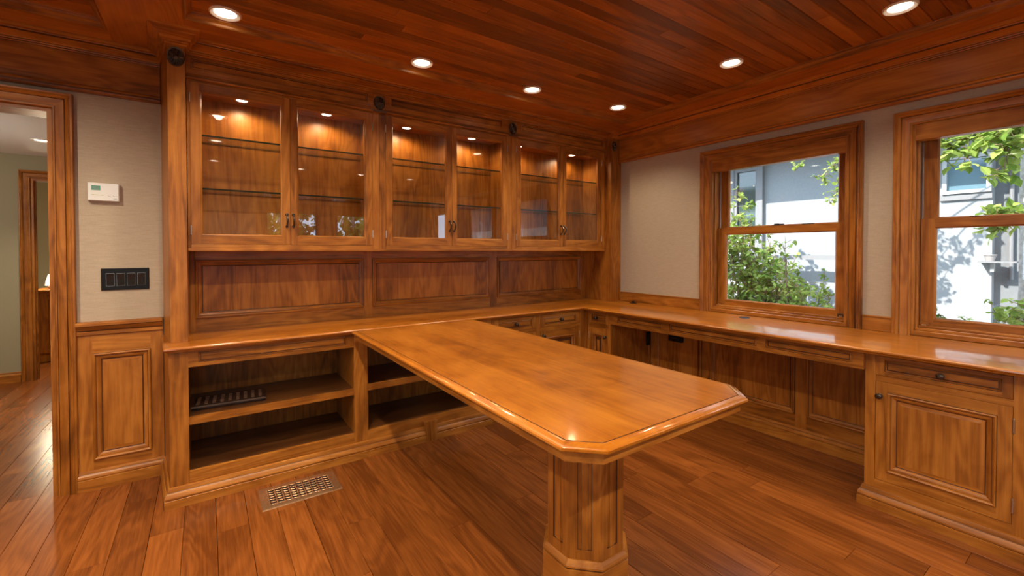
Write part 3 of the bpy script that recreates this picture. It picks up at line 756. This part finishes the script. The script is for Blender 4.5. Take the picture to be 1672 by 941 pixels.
for k in range(4):
    a, b = PQ[k], PQ[(k + 1) % 4]; mb.poly([(*a, .7975), (*b, .7975), (*b, 2.36), (*a, 2.36)], WZ)
mb.poly([(*p, .7975) for p in PQ], WZ); mb.poly([(*p, 2.36) for p in PQ], WZ)
mb.build('shaft', e, smooth=False)
mb = MB(); cap = [(0, 2.322), (.10, 2.324), (.14, 2.330), (.22, 2.331), (.25, 2.336), (.36, 2.338), (.42, 2.346), (.62, 2.354), (.70, 2.355), (.73, 2.361), (.97, 2.363), (1.0, ZS)]
def caploop(f, z):
    fx, fy, bx = .064 * f, .155 * f, .055 * f
    return [(-.200 - bx, YW, z), (-.1525 - fx, YP - .001 - fy, z), (-.0755 + fx, YP - .001 - fy, z), (-.0755 + fx, 2.93 - .10 * f, z)]
loops_u(mb, [caploop(*c) for c in cap], wd); mb.build('capital', e)
rosette(e, (-.1145, YP, 2.268))
e = thing('pilaster', 'square corner pilaster with rosette where the cabinets meet the window wall', 'pilaster', (3.18, 3.0, .797), 'pilasters beside the glass cabinets')
mb = MB(); mb.box((3.113, YP, .797), (3.200, YW, 2.36), WZ); mb.box((3.200, YP + .012, .797), (XW - .002, YW - .002, 2.36), WZ); mb.build('shaft', e, smooth=False, bevel=.002)
mb = MB()
def caploop2(f, z):
    return [(3.112 - .03 * f, 2.93 - .05 * f, z), (3.112 - .03 * f, YP - .001 - .075 * f, z), (3.235, YP - .001 - .075 * f, z)]
loops_u(mb, [caploop2(*c) for c in cap], kd); mb.build('capital', e)
rosette(e, (3.150, YP, 2.250), .030, .044)

# ------------------------------------------------------------------ glass display cabinets
YD, ZB, ZD0, ZD1 = 2.938, 1.274, 1.309, 2.186
G0, G1 = 1.367, 2.134
def handle(o, x):
    mb = MB(); y = YD - .001; pts = []
    for k in range(13):
        t = k / 12; z = 1.424 + .062 * t; pts.append((x, y - .006 - .022 * math.sin(math.pi * t) ** .6, z))
    tube(mb, pts, [.0042 + .0016 * math.sin(math.pi * k / 12) for k in range(13)], BRONZE, 8)
    for z in (1.420, 1.490): lathe(mb, (x, y, z), (0, -1, 0), [(.0085, 0), (.0085, .003), (.0075, .006), (.004, .009), (0, .0095)], BRONZE, 14)
    for z in (1.444, 1.466): lathe(mb, (x, y - .024, z), (0, 0, 1), [(.0055, -.002), (.0068, 0), (.0055, .002)], BRONZE, 10)
    mb.build('handle', o)
def display(x0, x1, d, pucks, label, extra=0):
    e = thing('display_cabinet', label, 'cabinet', ((x0 + x1) / 2, 3.08, ZB), 'glass display cabinets on the back wall')
    T = TB(YD); t = .016
    mb = MB(); mb.box((x0, YD + .02, ZB), (d[0] + .006, YW - .016, 2.20), WZ); mb.box((d[2] - .006, YD + .02, ZB), (x1, YW - .016, 2.20), WZ)
    mb.box((d[0] + .006, YD + .02, ZB), (d[2] - .006, YW - .016, ZB + .034), WX); mb.box((d[0] + .006, YD + .02, 2.166), (d[2] - .006, YW - .016, 2.20), WX)
    mb.build('carcass', e, smooth=False)
    mb = MB(); mb.box((d[0] + .006, 3.182, ZB + .034), (d[2] - .006, 3.1935, 2.166), WZ); mb.build('back_panel', e, smooth=False)
    mb = MB(); mb.box((x0, YD, ZB + .012), (d[0], YD + .02, 2.198), WZ); mb.box((d[2], YD, ZB + .012), (x1, YD + .02, 2.198), WZ)
    mb.box((d[0], YD, ZB + .012), (d[2], YD + .02, ZD0), WX); mb.box((d[0], YD, ZD1), (d[2], YD + .02, 2.198), WX)
    mb.box((x0, YD - .006, ZB - .002), (x1, YD + .03, ZB + .012), WX)
    mb.build('face_frame', e, smooth=False, bevel=.0015)
    for k, (a, b) in enumerate(((d[0], d[1]), (d[1], d[2]))):
        mb = MB(); o = (a + .0012, ZD0 + .0012, b - .0012, ZD1 - .0012); ga, gb = (a + .052, b - .051) if k == 0 else (a + .046, b - .054)
        g = (ga, G0, gb, G1)
        ring(mb, T, o, (ga - .009, G0 - .009, gb + .009, G1 + .009), .001, WX, WZ)
        loft(mb, T, [(ga - .009, G0 - .009, gb + .009, G1 + .009, .001), (ga - .008, G0 - .008, gb + .008, G1 + .008, -.001), (ga - .003, G0 - .003, gb + .003, G1 + .003, -.003), (*g, -.008), (*g, -.020)], WX, WZ, dark=(0,))
        ring(mb, T, o, g, -.020, WX, WZ); loft(mb, T, [(*o, .001), (*o, -.020)], WX, WZ)
        dr = mb.build('door', e)
        mb = MB(); mb.box((ga - .004, YD + .011, G0 - .004), (gb + .004, YD + .0145, G1 + .004), CGLASS); mb.build('glass_pane', dr, smooth=False)
        handle(dr, b - .021 if k == 0 else a + .015)
        hx = a + .000 if k == 0 else b - .000
        for z in (1.385, 2.098): hinge(dr, (hx, YD - .002, z), .046, .0036)
    for z in (1.905, 1.612):
        mb = MB(); a, b, c, f = d[0] + .008, d[2] - .008, 2.975, 3.180
        mb.box((a, c + .002, z), (b, f, z + .0095), SGLASS); mb.box((a, c, z), (b, c + .002, z + .0095), SEDGE); mb.box((a, f, z), (b, f + .0015, z + .0095), SEDGE)
        mb.build('glass_shelf', e, smooth=False)
    for px in pucks:
        mb = MB(); lathe(mb, (px, 3.05, 2.166), (0, 0, -1), [(.036, 0), (.036, .006), (.032, .010), (.029, .010), (.028, .007)], TRIMW, 24)
        lathe(mb, (px, 3.05, 2.166), (0, 0, -1), [(.028, .007), (.016, .0085), (0, .009)], LENS, 24)
        pk = mb.build('puck_light', e)
        ld = bpy.data.lights.new('puck_lamp', 'SPOT'); ld.energy = PUCK_W; ld.color = (1, .74, .43); ld.spot_size = 2.95; ld.spot_blend = .5; ld.shadow_soft_size = .02
        lo = bpy.data.objects.new('puck_lamp', ld); COL.objects.link(lo); lo.location = (px, 3.05, 2.152)
display(-.0755, .9600, (-.062, .423, .916), (.185, .655), 'glass display cabinet nearest the doorway, left of the first rosette stile')
display(.9605, 2.0420, (1.005, 1.503, 1.998), (1.20, 1.735), 'middle glass display cabinet between the two rosette stiles')
display(2.0425, 3.112, (2.087, 2.589, 3.074), (2.19, 2.80), 'glass display cabinet nearest the window wall and corner pilaster')

# cornice over the cabinets
e = thing('cabinet_cornice', 'wooden cornice with frieze panels, two rosettes and crown over the glass cabinets', 'cornice', (1.5, 2.95, 2.2))
YCN = 2.930; T = TB(YCN); fx = [-.0765, -.055, .884, 1.044, 1.938, 2.132, 3.080, 3.113]; f0, f1 = 2.250, 2.303
mb = MB()
for k in range(0, 8, 2): mb.box((fx[k], YCN, f0), (fx[k + 1], YCN + .028, f1), WX)
mb.box((-.0765, YCN, 2.198), (3.113, YCN + .028, f0), WX); mb.box((-.0765, YCN, f1), (3.113, YCN + .028, 2.36), WX)
mb.build('frieze_board', e, smooth=False)
for k in (1, 3, 5):
    mb = MB(); panel_in(mb, T, (fx[k], f0, fx[k + 1], f1), 0, FINE, FINE_D, WX, WX, WX); mb.build('frieze_panel', e)
mb = MB(); sweep(mb, [(-.0765, YCN), (3.113, YCN)], [(0, 2.193), (.010, 2.193), (.013, 2.198), (.013, 2.204), (.008, 2.209), (.008, 2.212), (.004, 2.220), (0, 2.223)], wd, dark=(3,)); mb.build('bead_moulding', e)
CR = [(0, 2.318), (.014, 2.318), (.018, 2.324), (.022, 2.325), (.028, 2.331), (.034, 2.332), (.040, 2.338), (.060, 2.345), (.088, 2.355), (.098, 2.356), (.100, 2.361), (.118, 2.362), (.126, 2.368), (.126, ZS)]
mb = MB(); sweep(mb, [(-.0765, YCN), (3.09, YCN)], CR, wd, dark=(2, 4, 8)); mb.build('crown_moulding', e)
for x in (.9605, 2.0425):
    mb = MB(); mb.box((x - .040, YCN - .004, 2.198), (x + .040, YCN, 2.312), WZ); mb.box((x - .046, YCN - .016, 2.194), (x + .046, YCN, 2.205), GLZ); mb.build('rosette_block', e, smooth=False, bevel=.0015)
    rosette(e, (x, YCN - .004, 2.258), .038, .046)

# ------------------------------------------------------------------ ceiling downlights
proto = None
def downlight(c, label, group='recessed ceiling lights', watt=None, cone=2.05):
    global proto
    if proto is None:
        e = thing('recessed_light', label, 'ceiling light', c, group)
        mb = MB(); lathe(mb, (0, 0, 0), (0, 0, -1), [(.066, -.001), (.066, .005), (.063, .009), (.060, .0095), (.047, .003), (.0455, .001)], TRIMW, 40); mb.build('trim_ring', e, loc=(0, 0, 0))
        mb = MB(); lathe(mb, (0, 0, 0), (0, 0, -1), [(.0465, .0012), (.030, .002), (.0, .0025)], LENS, 40); mb.build('lens', e, loc=(0, 0, 0))
        proto = e
    else:
        e = proto.copy(); COL.objects.link(e); e.location = c; e['label'] = label; e['group'] = group
        for ch in proto.children:
            k = ch.copy(); COL.objects.link(k); k.parent = e
    ld = bpy.data.lights.new('downlight_lamp', 'SPOT'); ld.energy = watt or SPOT_W; ld.color = (1, .86, .66); ld.spot_size = cone; ld.spot_blend = .9; ld.shadow_soft_size = .03
    lo = bpy.data.objects.new('downlight_lamp', ld); COL.objects.link(lo); lo.location = (c[0], c[1], c[2] - .006)
    return e
for c, lab in [((.089, 2.517), 'recessed ceiling light above the first glass cabinet near the capital'), ((1.08, 2.50), 'recessed ceiling light above the middle glass cabinet'),
               ((1.893, 2.472), 'recessed ceiling light above the third glass cabinet'), ((2.68, 2.39), 'recessed ceiling light in the corner by the window wall'),
               ((2.612, 1.441), 'recessed ceiling light above the first window'), ((2.666, .667), 'recessed ceiling light at the top edge above the second window')]:
    downlight((*c, ZC), lab)
for c, lab in [((.10, 1.46), 'added recessed fill light on the doorway side of the plank ceiling'), ((.10, .45), 'added recessed fill light over the open floor before the bookcases'), ((.10, -.75), 'added recessed fill light by the front wall on the doorway side'),
               ((1.08, -.75), 'added recessed fill light before the first front window'), ((1.90, -.75), 'added recessed fill light before the second front window'), ((2.66, -.75), 'added recessed fill light in the front corner by the window wall'),
               ((-1.0, .9), 'added recessed fill light in the narrow coffer over the doorway side'), ((-.98, 2.25), 'added recessed fill light in the narrow coffer close to the doorway header')]:
    downlight((*c, ZC), lab, watt=SPOT_W * (.8 if c[0] > 1.5 else 2.5), cone=2.7)  # unseen wide downlights added as fill to brighten the room
downlight((-1.13, 5.36, 2.215), 'recessed light in the white hall ceiling beyond the doorway', watt=HALL_W)
downlight((-1.25, 7.3, 2.215), 'recessed light in the far room beyond the hall', watt=HALL_W)

# ------------------------------------------------------------------ thermostat and switches
e = thing('thermostat', 'white wall thermostat with green screen on the beige wallpaper', 'thermostat', (-.443, YW, 1.54))
T = TB(YW); mb = MB(); loft(mb, T, [(-.507, 1.540, -.381, 1.635, 0), (-.507, 1.540, -.381, 1.635, .022), (-.504, 1.543, -.384, 1.632, .026)], WHITEP, WHITEP, WHITEP); mb.build('body', e, smooth=False)
mb = MB(); mb.box((-.491, 1.596, .0255), (-.456, 1.620, .0268), SCREEN, T)
for x in (-.487, -.478, -.469): 
    mb.box((x, 1.600, .0268), (x + .0015, 1.616, .0271), INK, T); mb.box((x + .005, 1.600, .0268), (x + .0065, 1.616, .0271), INK, T)
    for zz in (1.600, 1.6075, 1.6150): mb.box((x, zz, .0268), (x + .0065, zz + .0012, .0271), INK, T)
mb.build('screen', e, smooth=False)
mb = MB(); mb.box((-.491, 1.570, .0255), (-.444, 1.5725, .0262), YINK, T); mb.build('scale_marks', e, smooth=False)
mb = MB(); 
for x in (-.425, -.405):
    mb.box((x, 1.566, .0255), (x + (.010 if x < -.41 else .018), 1.5675, .0263), INK, T); mb.box((x, 1.566, .0255), (x + .001, 1.573, .0263), INK, T)
mb.box((-.404, 1.552, .0255), (-.390, 1.556, .0262), INK, T); mb.build('buttons', e, smooth=False)
e = thing('light_switch', 'black four gang switch plate below the thermostat', 'light switch', (-.36, YW, 1.06))
mb = MB(); loft(mb, T, [(-.462, 1.060, -.262, 1.178, 0), (-.462, 1.060, -.262, 1.178, .005), (-.459, 1.063, -.265, 1.175, .008)], BLACK, BLACK, BLACK); mb.build('plate', e, smooth=False)
for k in range(4):
    x = -.440 + k * .0433
    mb = MB(); mb.box((x - .0015, 1.0825, .007), (x + .0325, 1.1515, .0088), SILVER if k == 0 else INK, T)
    mb.box((x - .0005, 1.0835, .008), (x + .0315, 1.1505, .0095), BLACK, T)
    mb.poly([T(x, 1.085, .0105), T(x + .031, 1.085, .0105), T(x + .031, 1.117, .0125), T(x, 1.117, .0125)], BLACKG); mb.poly([T(x, 1.117, .0125), T(x + .031, 1.117, .0125), T(x + .031, 1.149, .0165), T(x, 1.149, .0165)], BLACKG)
    for (p, q) in (((x, 1.085, .0105), (x, 1.149, .0165)), ((x + .031, 1.085, .0105), (x + .031, 1.149, .0165))):
        mb.poly([T(*p), T(p[0], 1.117, .0125), T(*q), T(q[0], q[1], .009), T(p[0], p[1], .009)], BLACKG)
    mb.poly([T(x, 1.149, .0165), T(x + .031, 1.149, .0165), T(x + .031, 1.149, .009), T(x, 1.149, .009)], BLACKG)
    mb.build('rocker', e, smooth=False)

# ------------------------------------------------------------------ floor register and spare grille
e = thing('floor_vent', 'brass lattice floor vent set in the floor before the bookcase', 'floor vent', (.404, 2.557, 0))
x0, x1, y0, y1 = .216, .592, 2.440, 2.672
FT = lambda s, t, d: (s, t, d)
mb = MB(); loft(mb, FT, [(x0, y0, x1, y1, 0), (x0 + .001, y0 + .001, x1 - .001, y1 - .001, .003), (x0 + .006, y0 + .006, x1 - .006, y1 - .006, .005), (x0 + .036, y0 + .036, x1 - .036, y1 - .036, .005), (x0 + .038, y0 + .038, x1 - .038, y1 - .038, .0008)], BRASS, BRASS)
mb.poly([(x0 + .03, y0 + .03, .0006), (x1 - .03, y0 + .03, .0006), (x1 - .03, y1 - .03, .0006), (x0 + .03, y1 - .03, .0006)], SHADOWGAP)
mb.build('frame', e)
mb = MB(); nx, ny = 9, 7
for i in range(nx + 1):
    x = x0 + .038 + (x1 - x0 - .076) * i / nx; tube(mb, [(x, y0 + .036, .004), (x, y1 - .036, .004)], .0028, BRASS, 6)
for j in range(ny):
    y = y0 + .040 + (y1 - y0 - .080) * j / (ny - 1)
    pts = [(x0 + .036 + (x1 - x0 - .072) * k / 36, y + .003 * math.sin(k * math.pi / 2), .004 + .001 * math.cos(k * math.pi / 2)) for k in range(37)]
    tube(mb, pts, .0022, BRASS, 6)
    for i in range(nx + 1): lathe(mb, (x0 + .038 + (x1 - x0 - .076) * i / nx, y, .0045), (0, 0, 1), [(.0055, 0), (.0045, .003), (0, .0035)], BRASS, 8)
mb.build('lattice', e)
e = thing('register_grille', 'dark bronze slotted grille lying on the bookcase shelf', 'grille', (.108, 2.925, .431))
DKB = plain('dark_bronze', (0.045, 0.020, 0.012), 0.38, 0.4, noise=.3, scale=90)
SLB = plain('slot_bronze', (0.20, 0.10, 0.055), 0.45, 0.5)
rot = Matrix.Rotation(math.radians(-4), 3, 'Z')
GT = lambda s, t, d: tuple(rot @ Vector((s, t, 0)) + Vector((.108, 2.925, .431 + d)))
mb = MB(); r = (-.172, -.098, .172, .098)
loft(mb, GT, [(*r, .012), (*r, .016), (r[0] + .006, r[1] + .006, r[2] - .006, r[3] - .006, .022)], DKB, DKB, DKB); mb.poly([GT(r[0], r[1], .012), GT(r[2], r[1], .012), GT(r[2], r[3], .012), GT(r[0], r[3], .012)], DKB)
loft(mb, GT, [(r[0] + .012, r[1] + .012, r[2] - .012, r[3] - .012, .012), (r[0] + .012, r[1] + .012, r[2] - .012, r[3] - .012, .002)], DKB, DKB)
mb.build('plate', e, smooth=False)
mb = MB()
for i in range(9):
    for j in range(5):
        s = -.145 + i * .0362; t = -.066 + j * .030
        mb.box((s - .008, t, .0218), (s + .008, t + .007, .0232), SLB, GT); mb.box((s - .009, t + .012, .0218), (s + .006, t + .017, .0232), SLB, GT)
mb.build('slots', e, smooth=False)
for sx in (-.155, .155):
    for sy in (-.082, .082):
        mb = MB(); mb.box((sx - .010, sy - .008, 0), (sx + .010, sy + .008, .014), BLACK, GT); mb.build('foot', e, smooth=False)

# ------------------------------------------------------------------ outside
GROUND = plain('garden_soil', (.22, .20, .14), .9, noise=.4, scale=3)
STUCCO = plain('pale_stucco', (.27, .285, .295), .85, noise=.05, scale=40)
GREYT = plain('grey_trim', (.20, .20, .205), .6)
STUCCO_SHADE = plain('shaded_stucco', (.17, .182, .19), .85, noise=.06, scale=30)  # recessed stretch of the house wall, its shade put into the colour
DKGLASS = plain('dark_pane', (.04, .07, .06), .05, 0, .9)
SKGLASS = plain('sky_pane', (.11, .20, .25), .05, 0, .9)
WHT = plain('white_paint', (.42, .42, .42), .5)
mb = MB(); mb.box((XW + .17, -14, -.65), (26, 14, -.6), GROUND); mb.box((-16, -16, -.65), (XW + .17, YF - .17, -.6), GROUND); mb.box((-16, YF - .17, -.65), (-3.4, 14, -.6), GROUND); struct(mb.build('ground', smooth=False))
XN = 6.5
e = thing('neighbour_house', 'pale stucco house next door seen through both windows', 'house', (XN + 1.5, 2, -.6))
mb = MB(); mb.box((XN, .884, -.6), (XN + 3, 7.5, 3.6), STUCCO); mb.box((XN + .12, -6, -.6), (XN + 3, .884, 3.6), STUCCO_SHADE); mb.build('house_wall', e, smooth=False)
mb = MB(); mb.box((XN - .76, -6, 2.56), (XN + .4, 7.8, 2.70), GREYT); mb.build('eave', e, smooth=False, bevel=.02)
def nwin(y0, y1, z0, z1, fr, pane, frame):
    T = TR(XN); mb = MB()
    loft(mb, T, [(y0 - fr, z0 - fr, y1 + fr, z1 + fr, 0), (y0 - fr, z0 - fr, y1 + fr, z1 + fr, .05), (y0, z0, y1, z1, .05), (y0, z0, y1, z1, .01)], frame, frame)
    f = mb.build('window_frame', e, smooth=False)
    mb = MB(); mb.box((y0 - .01, z0 - .01, .006), (y1 + .01, z1 + .01, .014), pane, T); mb.build('window_pane', f, smooth=False)
nwin(3.19, 3.46, 1.62, 2.42, .045, DKGLASS, GREYT)
nwin(.925, 1.215, 1.90, 2.225, .035, SKGLASS, WHT)
mb = MB(); mb.box((XN - .06, 3.09, .4), (XN, 3.165, 3.2), GREYT); mb.box((XN - .06, 3.50, 1.4), (XN, 3.62, 3.2), GREYT); mb.build('corner_board', e, smooth=False)
mb = MB(); mb.box((XN - .03, .885, 1.80), (XN, 1.27, 1.862), GREYT); mb.build('window_apron', e, smooth=False)
mb = MB(); tube(mb, [(XN + .08, .765, 3.2), (XN + .08, .765, 1.25), (XN + .08, .76, .98)], .018, GREYT, 10); mb.build('downpipe', e)
e = thing('fence_frame', 'grey wooden post and beam beside the pale house behind the leaves', 'fence', (6.2, 2.9, -.6))
mb = MB(); mb.box((6.15, 2.0, 1.16), (6.25, 3.9, 1.215), GREYT); mb.build('beam', e, smooth=False)
mb = MB(); mb.box((6.15, 2.68, -.6), (6.25, 2.74, 1.16), plain('weathered_post', (.34, .27, .20), .8)); mb.build('post', e, smooth=False)
e = thing('garden_railing', 'white metal garden railing behind the shrub outside the first window', 'railing', (5.9, 3.1, -.6))
mb = MB()
for (y0, y1) in ((3.14, 3.42), (2.56, 3.08)):
    mb.box((5.9, y0, -.6), (5.93, y0 + .03, .86), WHT); mb.box((5.9, y1 - .03, -.6), (5.93, y1, .86), WHT); mb.box((5.9, y0, .83), (5.93, y1, .86), WHT)
mb.box((5.9, 2.56, .58), (5.93, 3.42, .60), WHT); mb.build('rails', e, smooth=False)
e = thing('planter_shelf', 'small wall shelf on the neighbouring house outside the second window', 'shelf', (6.4, .83, 1.15))
mb = MB(); mb.box((6.34, .70, 1.150), (6.499, .96, 1.165), GREYT); mb.build('board', e, smooth=False)
mb = MB(); mb.box((6.42, .86, 1.06), (6.50, .885, 1.15), WHT); mb.build('bracket', e, smooth=False)
mb = MB(); lathe(mb, (6.42, .885, 1.165), (0, 0, 1), [(.030, 0), (.044, .055), (.050, .057), (.050, .068), (.042, .068), (.036, .050)], plain('pale_clay', (.30, .28, .27), .8), 20)
tag(mb.build('flower_pot'), 'pale empty flower pot on the neighbouring wall shelf', 'pot')

LEAF_A = leafmat('leaf_lime', (.11, .20, .028), (.42, .50, .13))
LEAF_B = leafmat('leaf_mid', (.05, .10, .018), (.18, .25, .06))
BARK = plain('pale_bark', (.34, .31, .28), .9, noise=.35, scale=26)
TWIG = plain('twig_bark', (.20, .13, .08), .9)
def leaf(mb, c, d, n, size, mat, rnd):
    d = d.normalized(); s = d.cross(n).normalized(); n = s.cross(d)
    mb.t = rnd.random()
    w = size * .36; P = lambda a, b, h: c + d * a * size + s * b * w + n * h * size
    L_ = [P(0, 0, 0), P(.25, .8, .06), P(.55, 1, .07), P(.8, .55, .04), P(1.05, 0, -.08)]
    R_ = [P(0, 0, 0), P(.25, -.8, .06), P(.55, -1, .07), P(.8, -.55, .04), P(1.05, 0, -.08)]
    mid = [P(0, 0, 0), P(.5, 0, 0), P(1.05, 0, -.08)]
    mb.poly([L_[0], L_[1], L_[2], L_[3], L_[4], mid[1]], mat); mb.poly([R_[0], mid[1], R_[4], R_[3], R_[2], R_[1]], mat)
def shrub(name, label, cat, base, stems, seed, lsize, mat, per, spread, droop=0.0, trunk=None, group=None, nleaf=7):
    """stems: tip points the main stems reach; leaves sit on side twigs along the stems"""
    rnd = random.Random(seed); e = thing(name, label, cat, base, group); B = Vector(base)
    mw = MB(); ml = MB(); rv = lambda k=1: Vector((rnd.uniform(-k, k), rnd.uniform(-k, k), rnd.uniform(-k, k)))
    if trunk: tube(mw, [B + Vector(p) for p, r in trunk], [r for p, r in trunk], BARK, 14)
    for root, tip, rr, f0 in stems:
        root, tip = Vector(root), Vector(tip); ctrl = (root + tip) / 2 + rv(.12) + Vector((0, 0, .12))
        pts = [root * (1 - t) ** 2 + ctrl * 2 * t * (1 - t) + tip * t * t for t in [k / 10 for k in range(11)]]
        tube(mw, pts, [rr * (1 - .8 * k / 10) for k in range(11)], TWIG, 6)
        for q in range(per):
            t = f0 + (1 - f0) * rnd.random(); i = min(9, int(t * 10)); p = pts[i].lerp(pts[i + 1], t * 10 - i)
            d = rv().normalized() * spread * rnd.uniform(.3, 1); d.z -= droop * rnd.random()
            tw = [p, p + d * .55 + rv(.02), p + d]
            tube(mw, tw, [.0035, .0025, .0015], TWIG, 4)
            for _ in range(nleaf):
                c = tw[0].lerp(tw[2], rnd.uniform(.3, 1)) + rv(.02)
                leaf(ml, c, rv() + Vector((0, 0, -.25)), Vector((rnd.uniform(-.7, .2), rnd.uniform(-.5, .5), 1)), lsize * rnd.uniform(.6, 1.2), mat, rnd)
    mw.build('branches', e); ml.build('foliage', e, smooth=False)
    return e
# leafy shrub filling the left of the first window
rs_ = random.Random(77)
st = []
for k in range(26):
    y = 2.05 + 1.05 * (k + .5) / 26; top = .80 + 1.35 * max(0, (y - 2.05) / 1.05) ** .9 * rs_.uniform(.5, 1.05)
    st.append(((5.4, 2.6 + rs_.uniform(-.3, .3), -.6), (5.3 + rs_.uniform(-.2, .2), y, top), .011, .42))
shrub('shrub', 'bright green leafy shrub filling the lower left of the first window', 'shrub', (5.4, 2.6, -.6), st, 3, .060, LEAF_A, 32, .21, nleaf=6)
shrub('maple_sapling', 'slender sapling with sparse leaves crossing the lower right of the first window', 'sapling', (4.9, 1.85, -.6),
      [((4.9, 1.85, -.6), (4.85, 2.10, 1.42), .010, .6), ((4.9, 1.85, .0), (4.9, 1.76, 1.02), .009, .5), ((4.95, 1.80, .1), (4.95, 1.72, .85), .009, .4), ((4.9, 1.85, .1), (4.8, 1.98, .95), .009, .5), ((4.9, 1.9, .1), (4.9, 2.12, 1.05), .009, .5)], 8, .046, LEAF_A, 26, .15, nleaf=4)
shrub('maple_branch', 'leafy branch hanging into the top of the first window', 'branch', (5.3, 1.4, 2.5),
      [((5.3, 1.3, 2.9), (5.2, 2.16, 2.12), .009, .45), ((5.3, 1.4, 2.7), (5.2, 1.92, 1.98), .008, .45), ((5.3, 1.2, 2.7), (5.2, 1.85, 1.72), .008, .62), ((5.3, 1.2, 2.8), (5.2, 1.75, 2.15), .008, .4)], 12, .046, LEAF_A, 22, .13, nleaf=5)
# tree, branch and low shrubs outside the second window
shrub('birch_tree', 'pale barked tree at the right edge of the second window with big drooping leaves', 'tree', (5.2, .512, -.6),
      [((5.2, .512, 2.3), (4.7, .95, 1.95), .012, .15), ((5.2, .512, 2.4), (4.7, .80, 1.93), .012, .15), ((5.2, .512, 2.5), (4.6, 1.00, 2.10), .012, .15), ((5.2, .512, 2.2), (4.8, .60, 1.82), .010, .2), ((5.2, .512, 2.4), (4.6, .62, 2.02), .010, .2), ((5.2, .512, 1.5), (4.9, .64, 1.46), .008, .5), ((5.2, .512, 2.6), (4.8, .3, 1.95), .012, .2), ((5.2, .512, 2.6), (4.8, .9, 2.1), .010, .2)], 21, .085, LEAF_A, 26, .17,
      trunk=[((0, 0, 0), .075), ((.0, .01, .8), .066), ((.01, -.01, 1.6), .062), ((.0, 0, 2.3), .055), ((.0, .0, 3.4), .04)], nleaf=5)
shrub('shrub', 'low yellow green shrub along the bottom of the second window', 'shrub', (4.8, .66, -.6),
      [((4.8, .66, -.6), (4.75 + a, .66 + b, z), .010, .5) for a, b, z in [(0, .0, .68), (.1, -.12, .86), (0, .16, .64), (-.1, -.2, .90), (.1, -.3, .92), (0, .24, .66), (0, .10, .70), (0, -.05, .80)]], 31, .050, LEAF_A, 40, .14, nleaf=6)
shrub('shrub', 'dark green shrub in the lower left corner of the second window', 'shrub', (5.0, 1.06, -.6),
      [((5.0, 1.06, -.6), (4.95 + a, 1.04 + b, z), .010, .5) for a, b, z in [(0, .0, .92), (.1, -.06, .74), (0, .06, .98), (-.1, .05, .7), (0, -.12, .68)]], 37, .046, LEAF_B, 34, .12, nleaf=6)
# greenery seen only as reflections in the cabinet glass
for i, (x, y, lab) in enumerate([(1.3, -4.6, 'green garden tree outside the first front window'), (2.9, -4.9, 'green garden tree outside the second front window')]):
    shrub('garden_tree', lab, 'tree', (x, y, -.6), [((x, y, .6), (x + math.cos(a) * .75, y + math.sin(a) * .5, z), .02, .3) for a, z in [(0, 2.0), (.8, 2.5), (1.6, 1.8), (2.4, 2.7), (3.2, 2.3), (4.0, 1.9), (4.8, 2.6), (5.6, 3.0)]], 50 + i, .13, LEAF_A, 34, .38, trunk=[((0, 0, 0), .07), ((0, 0, 1.8), .05), ((0, 0, 3.0), .02)])
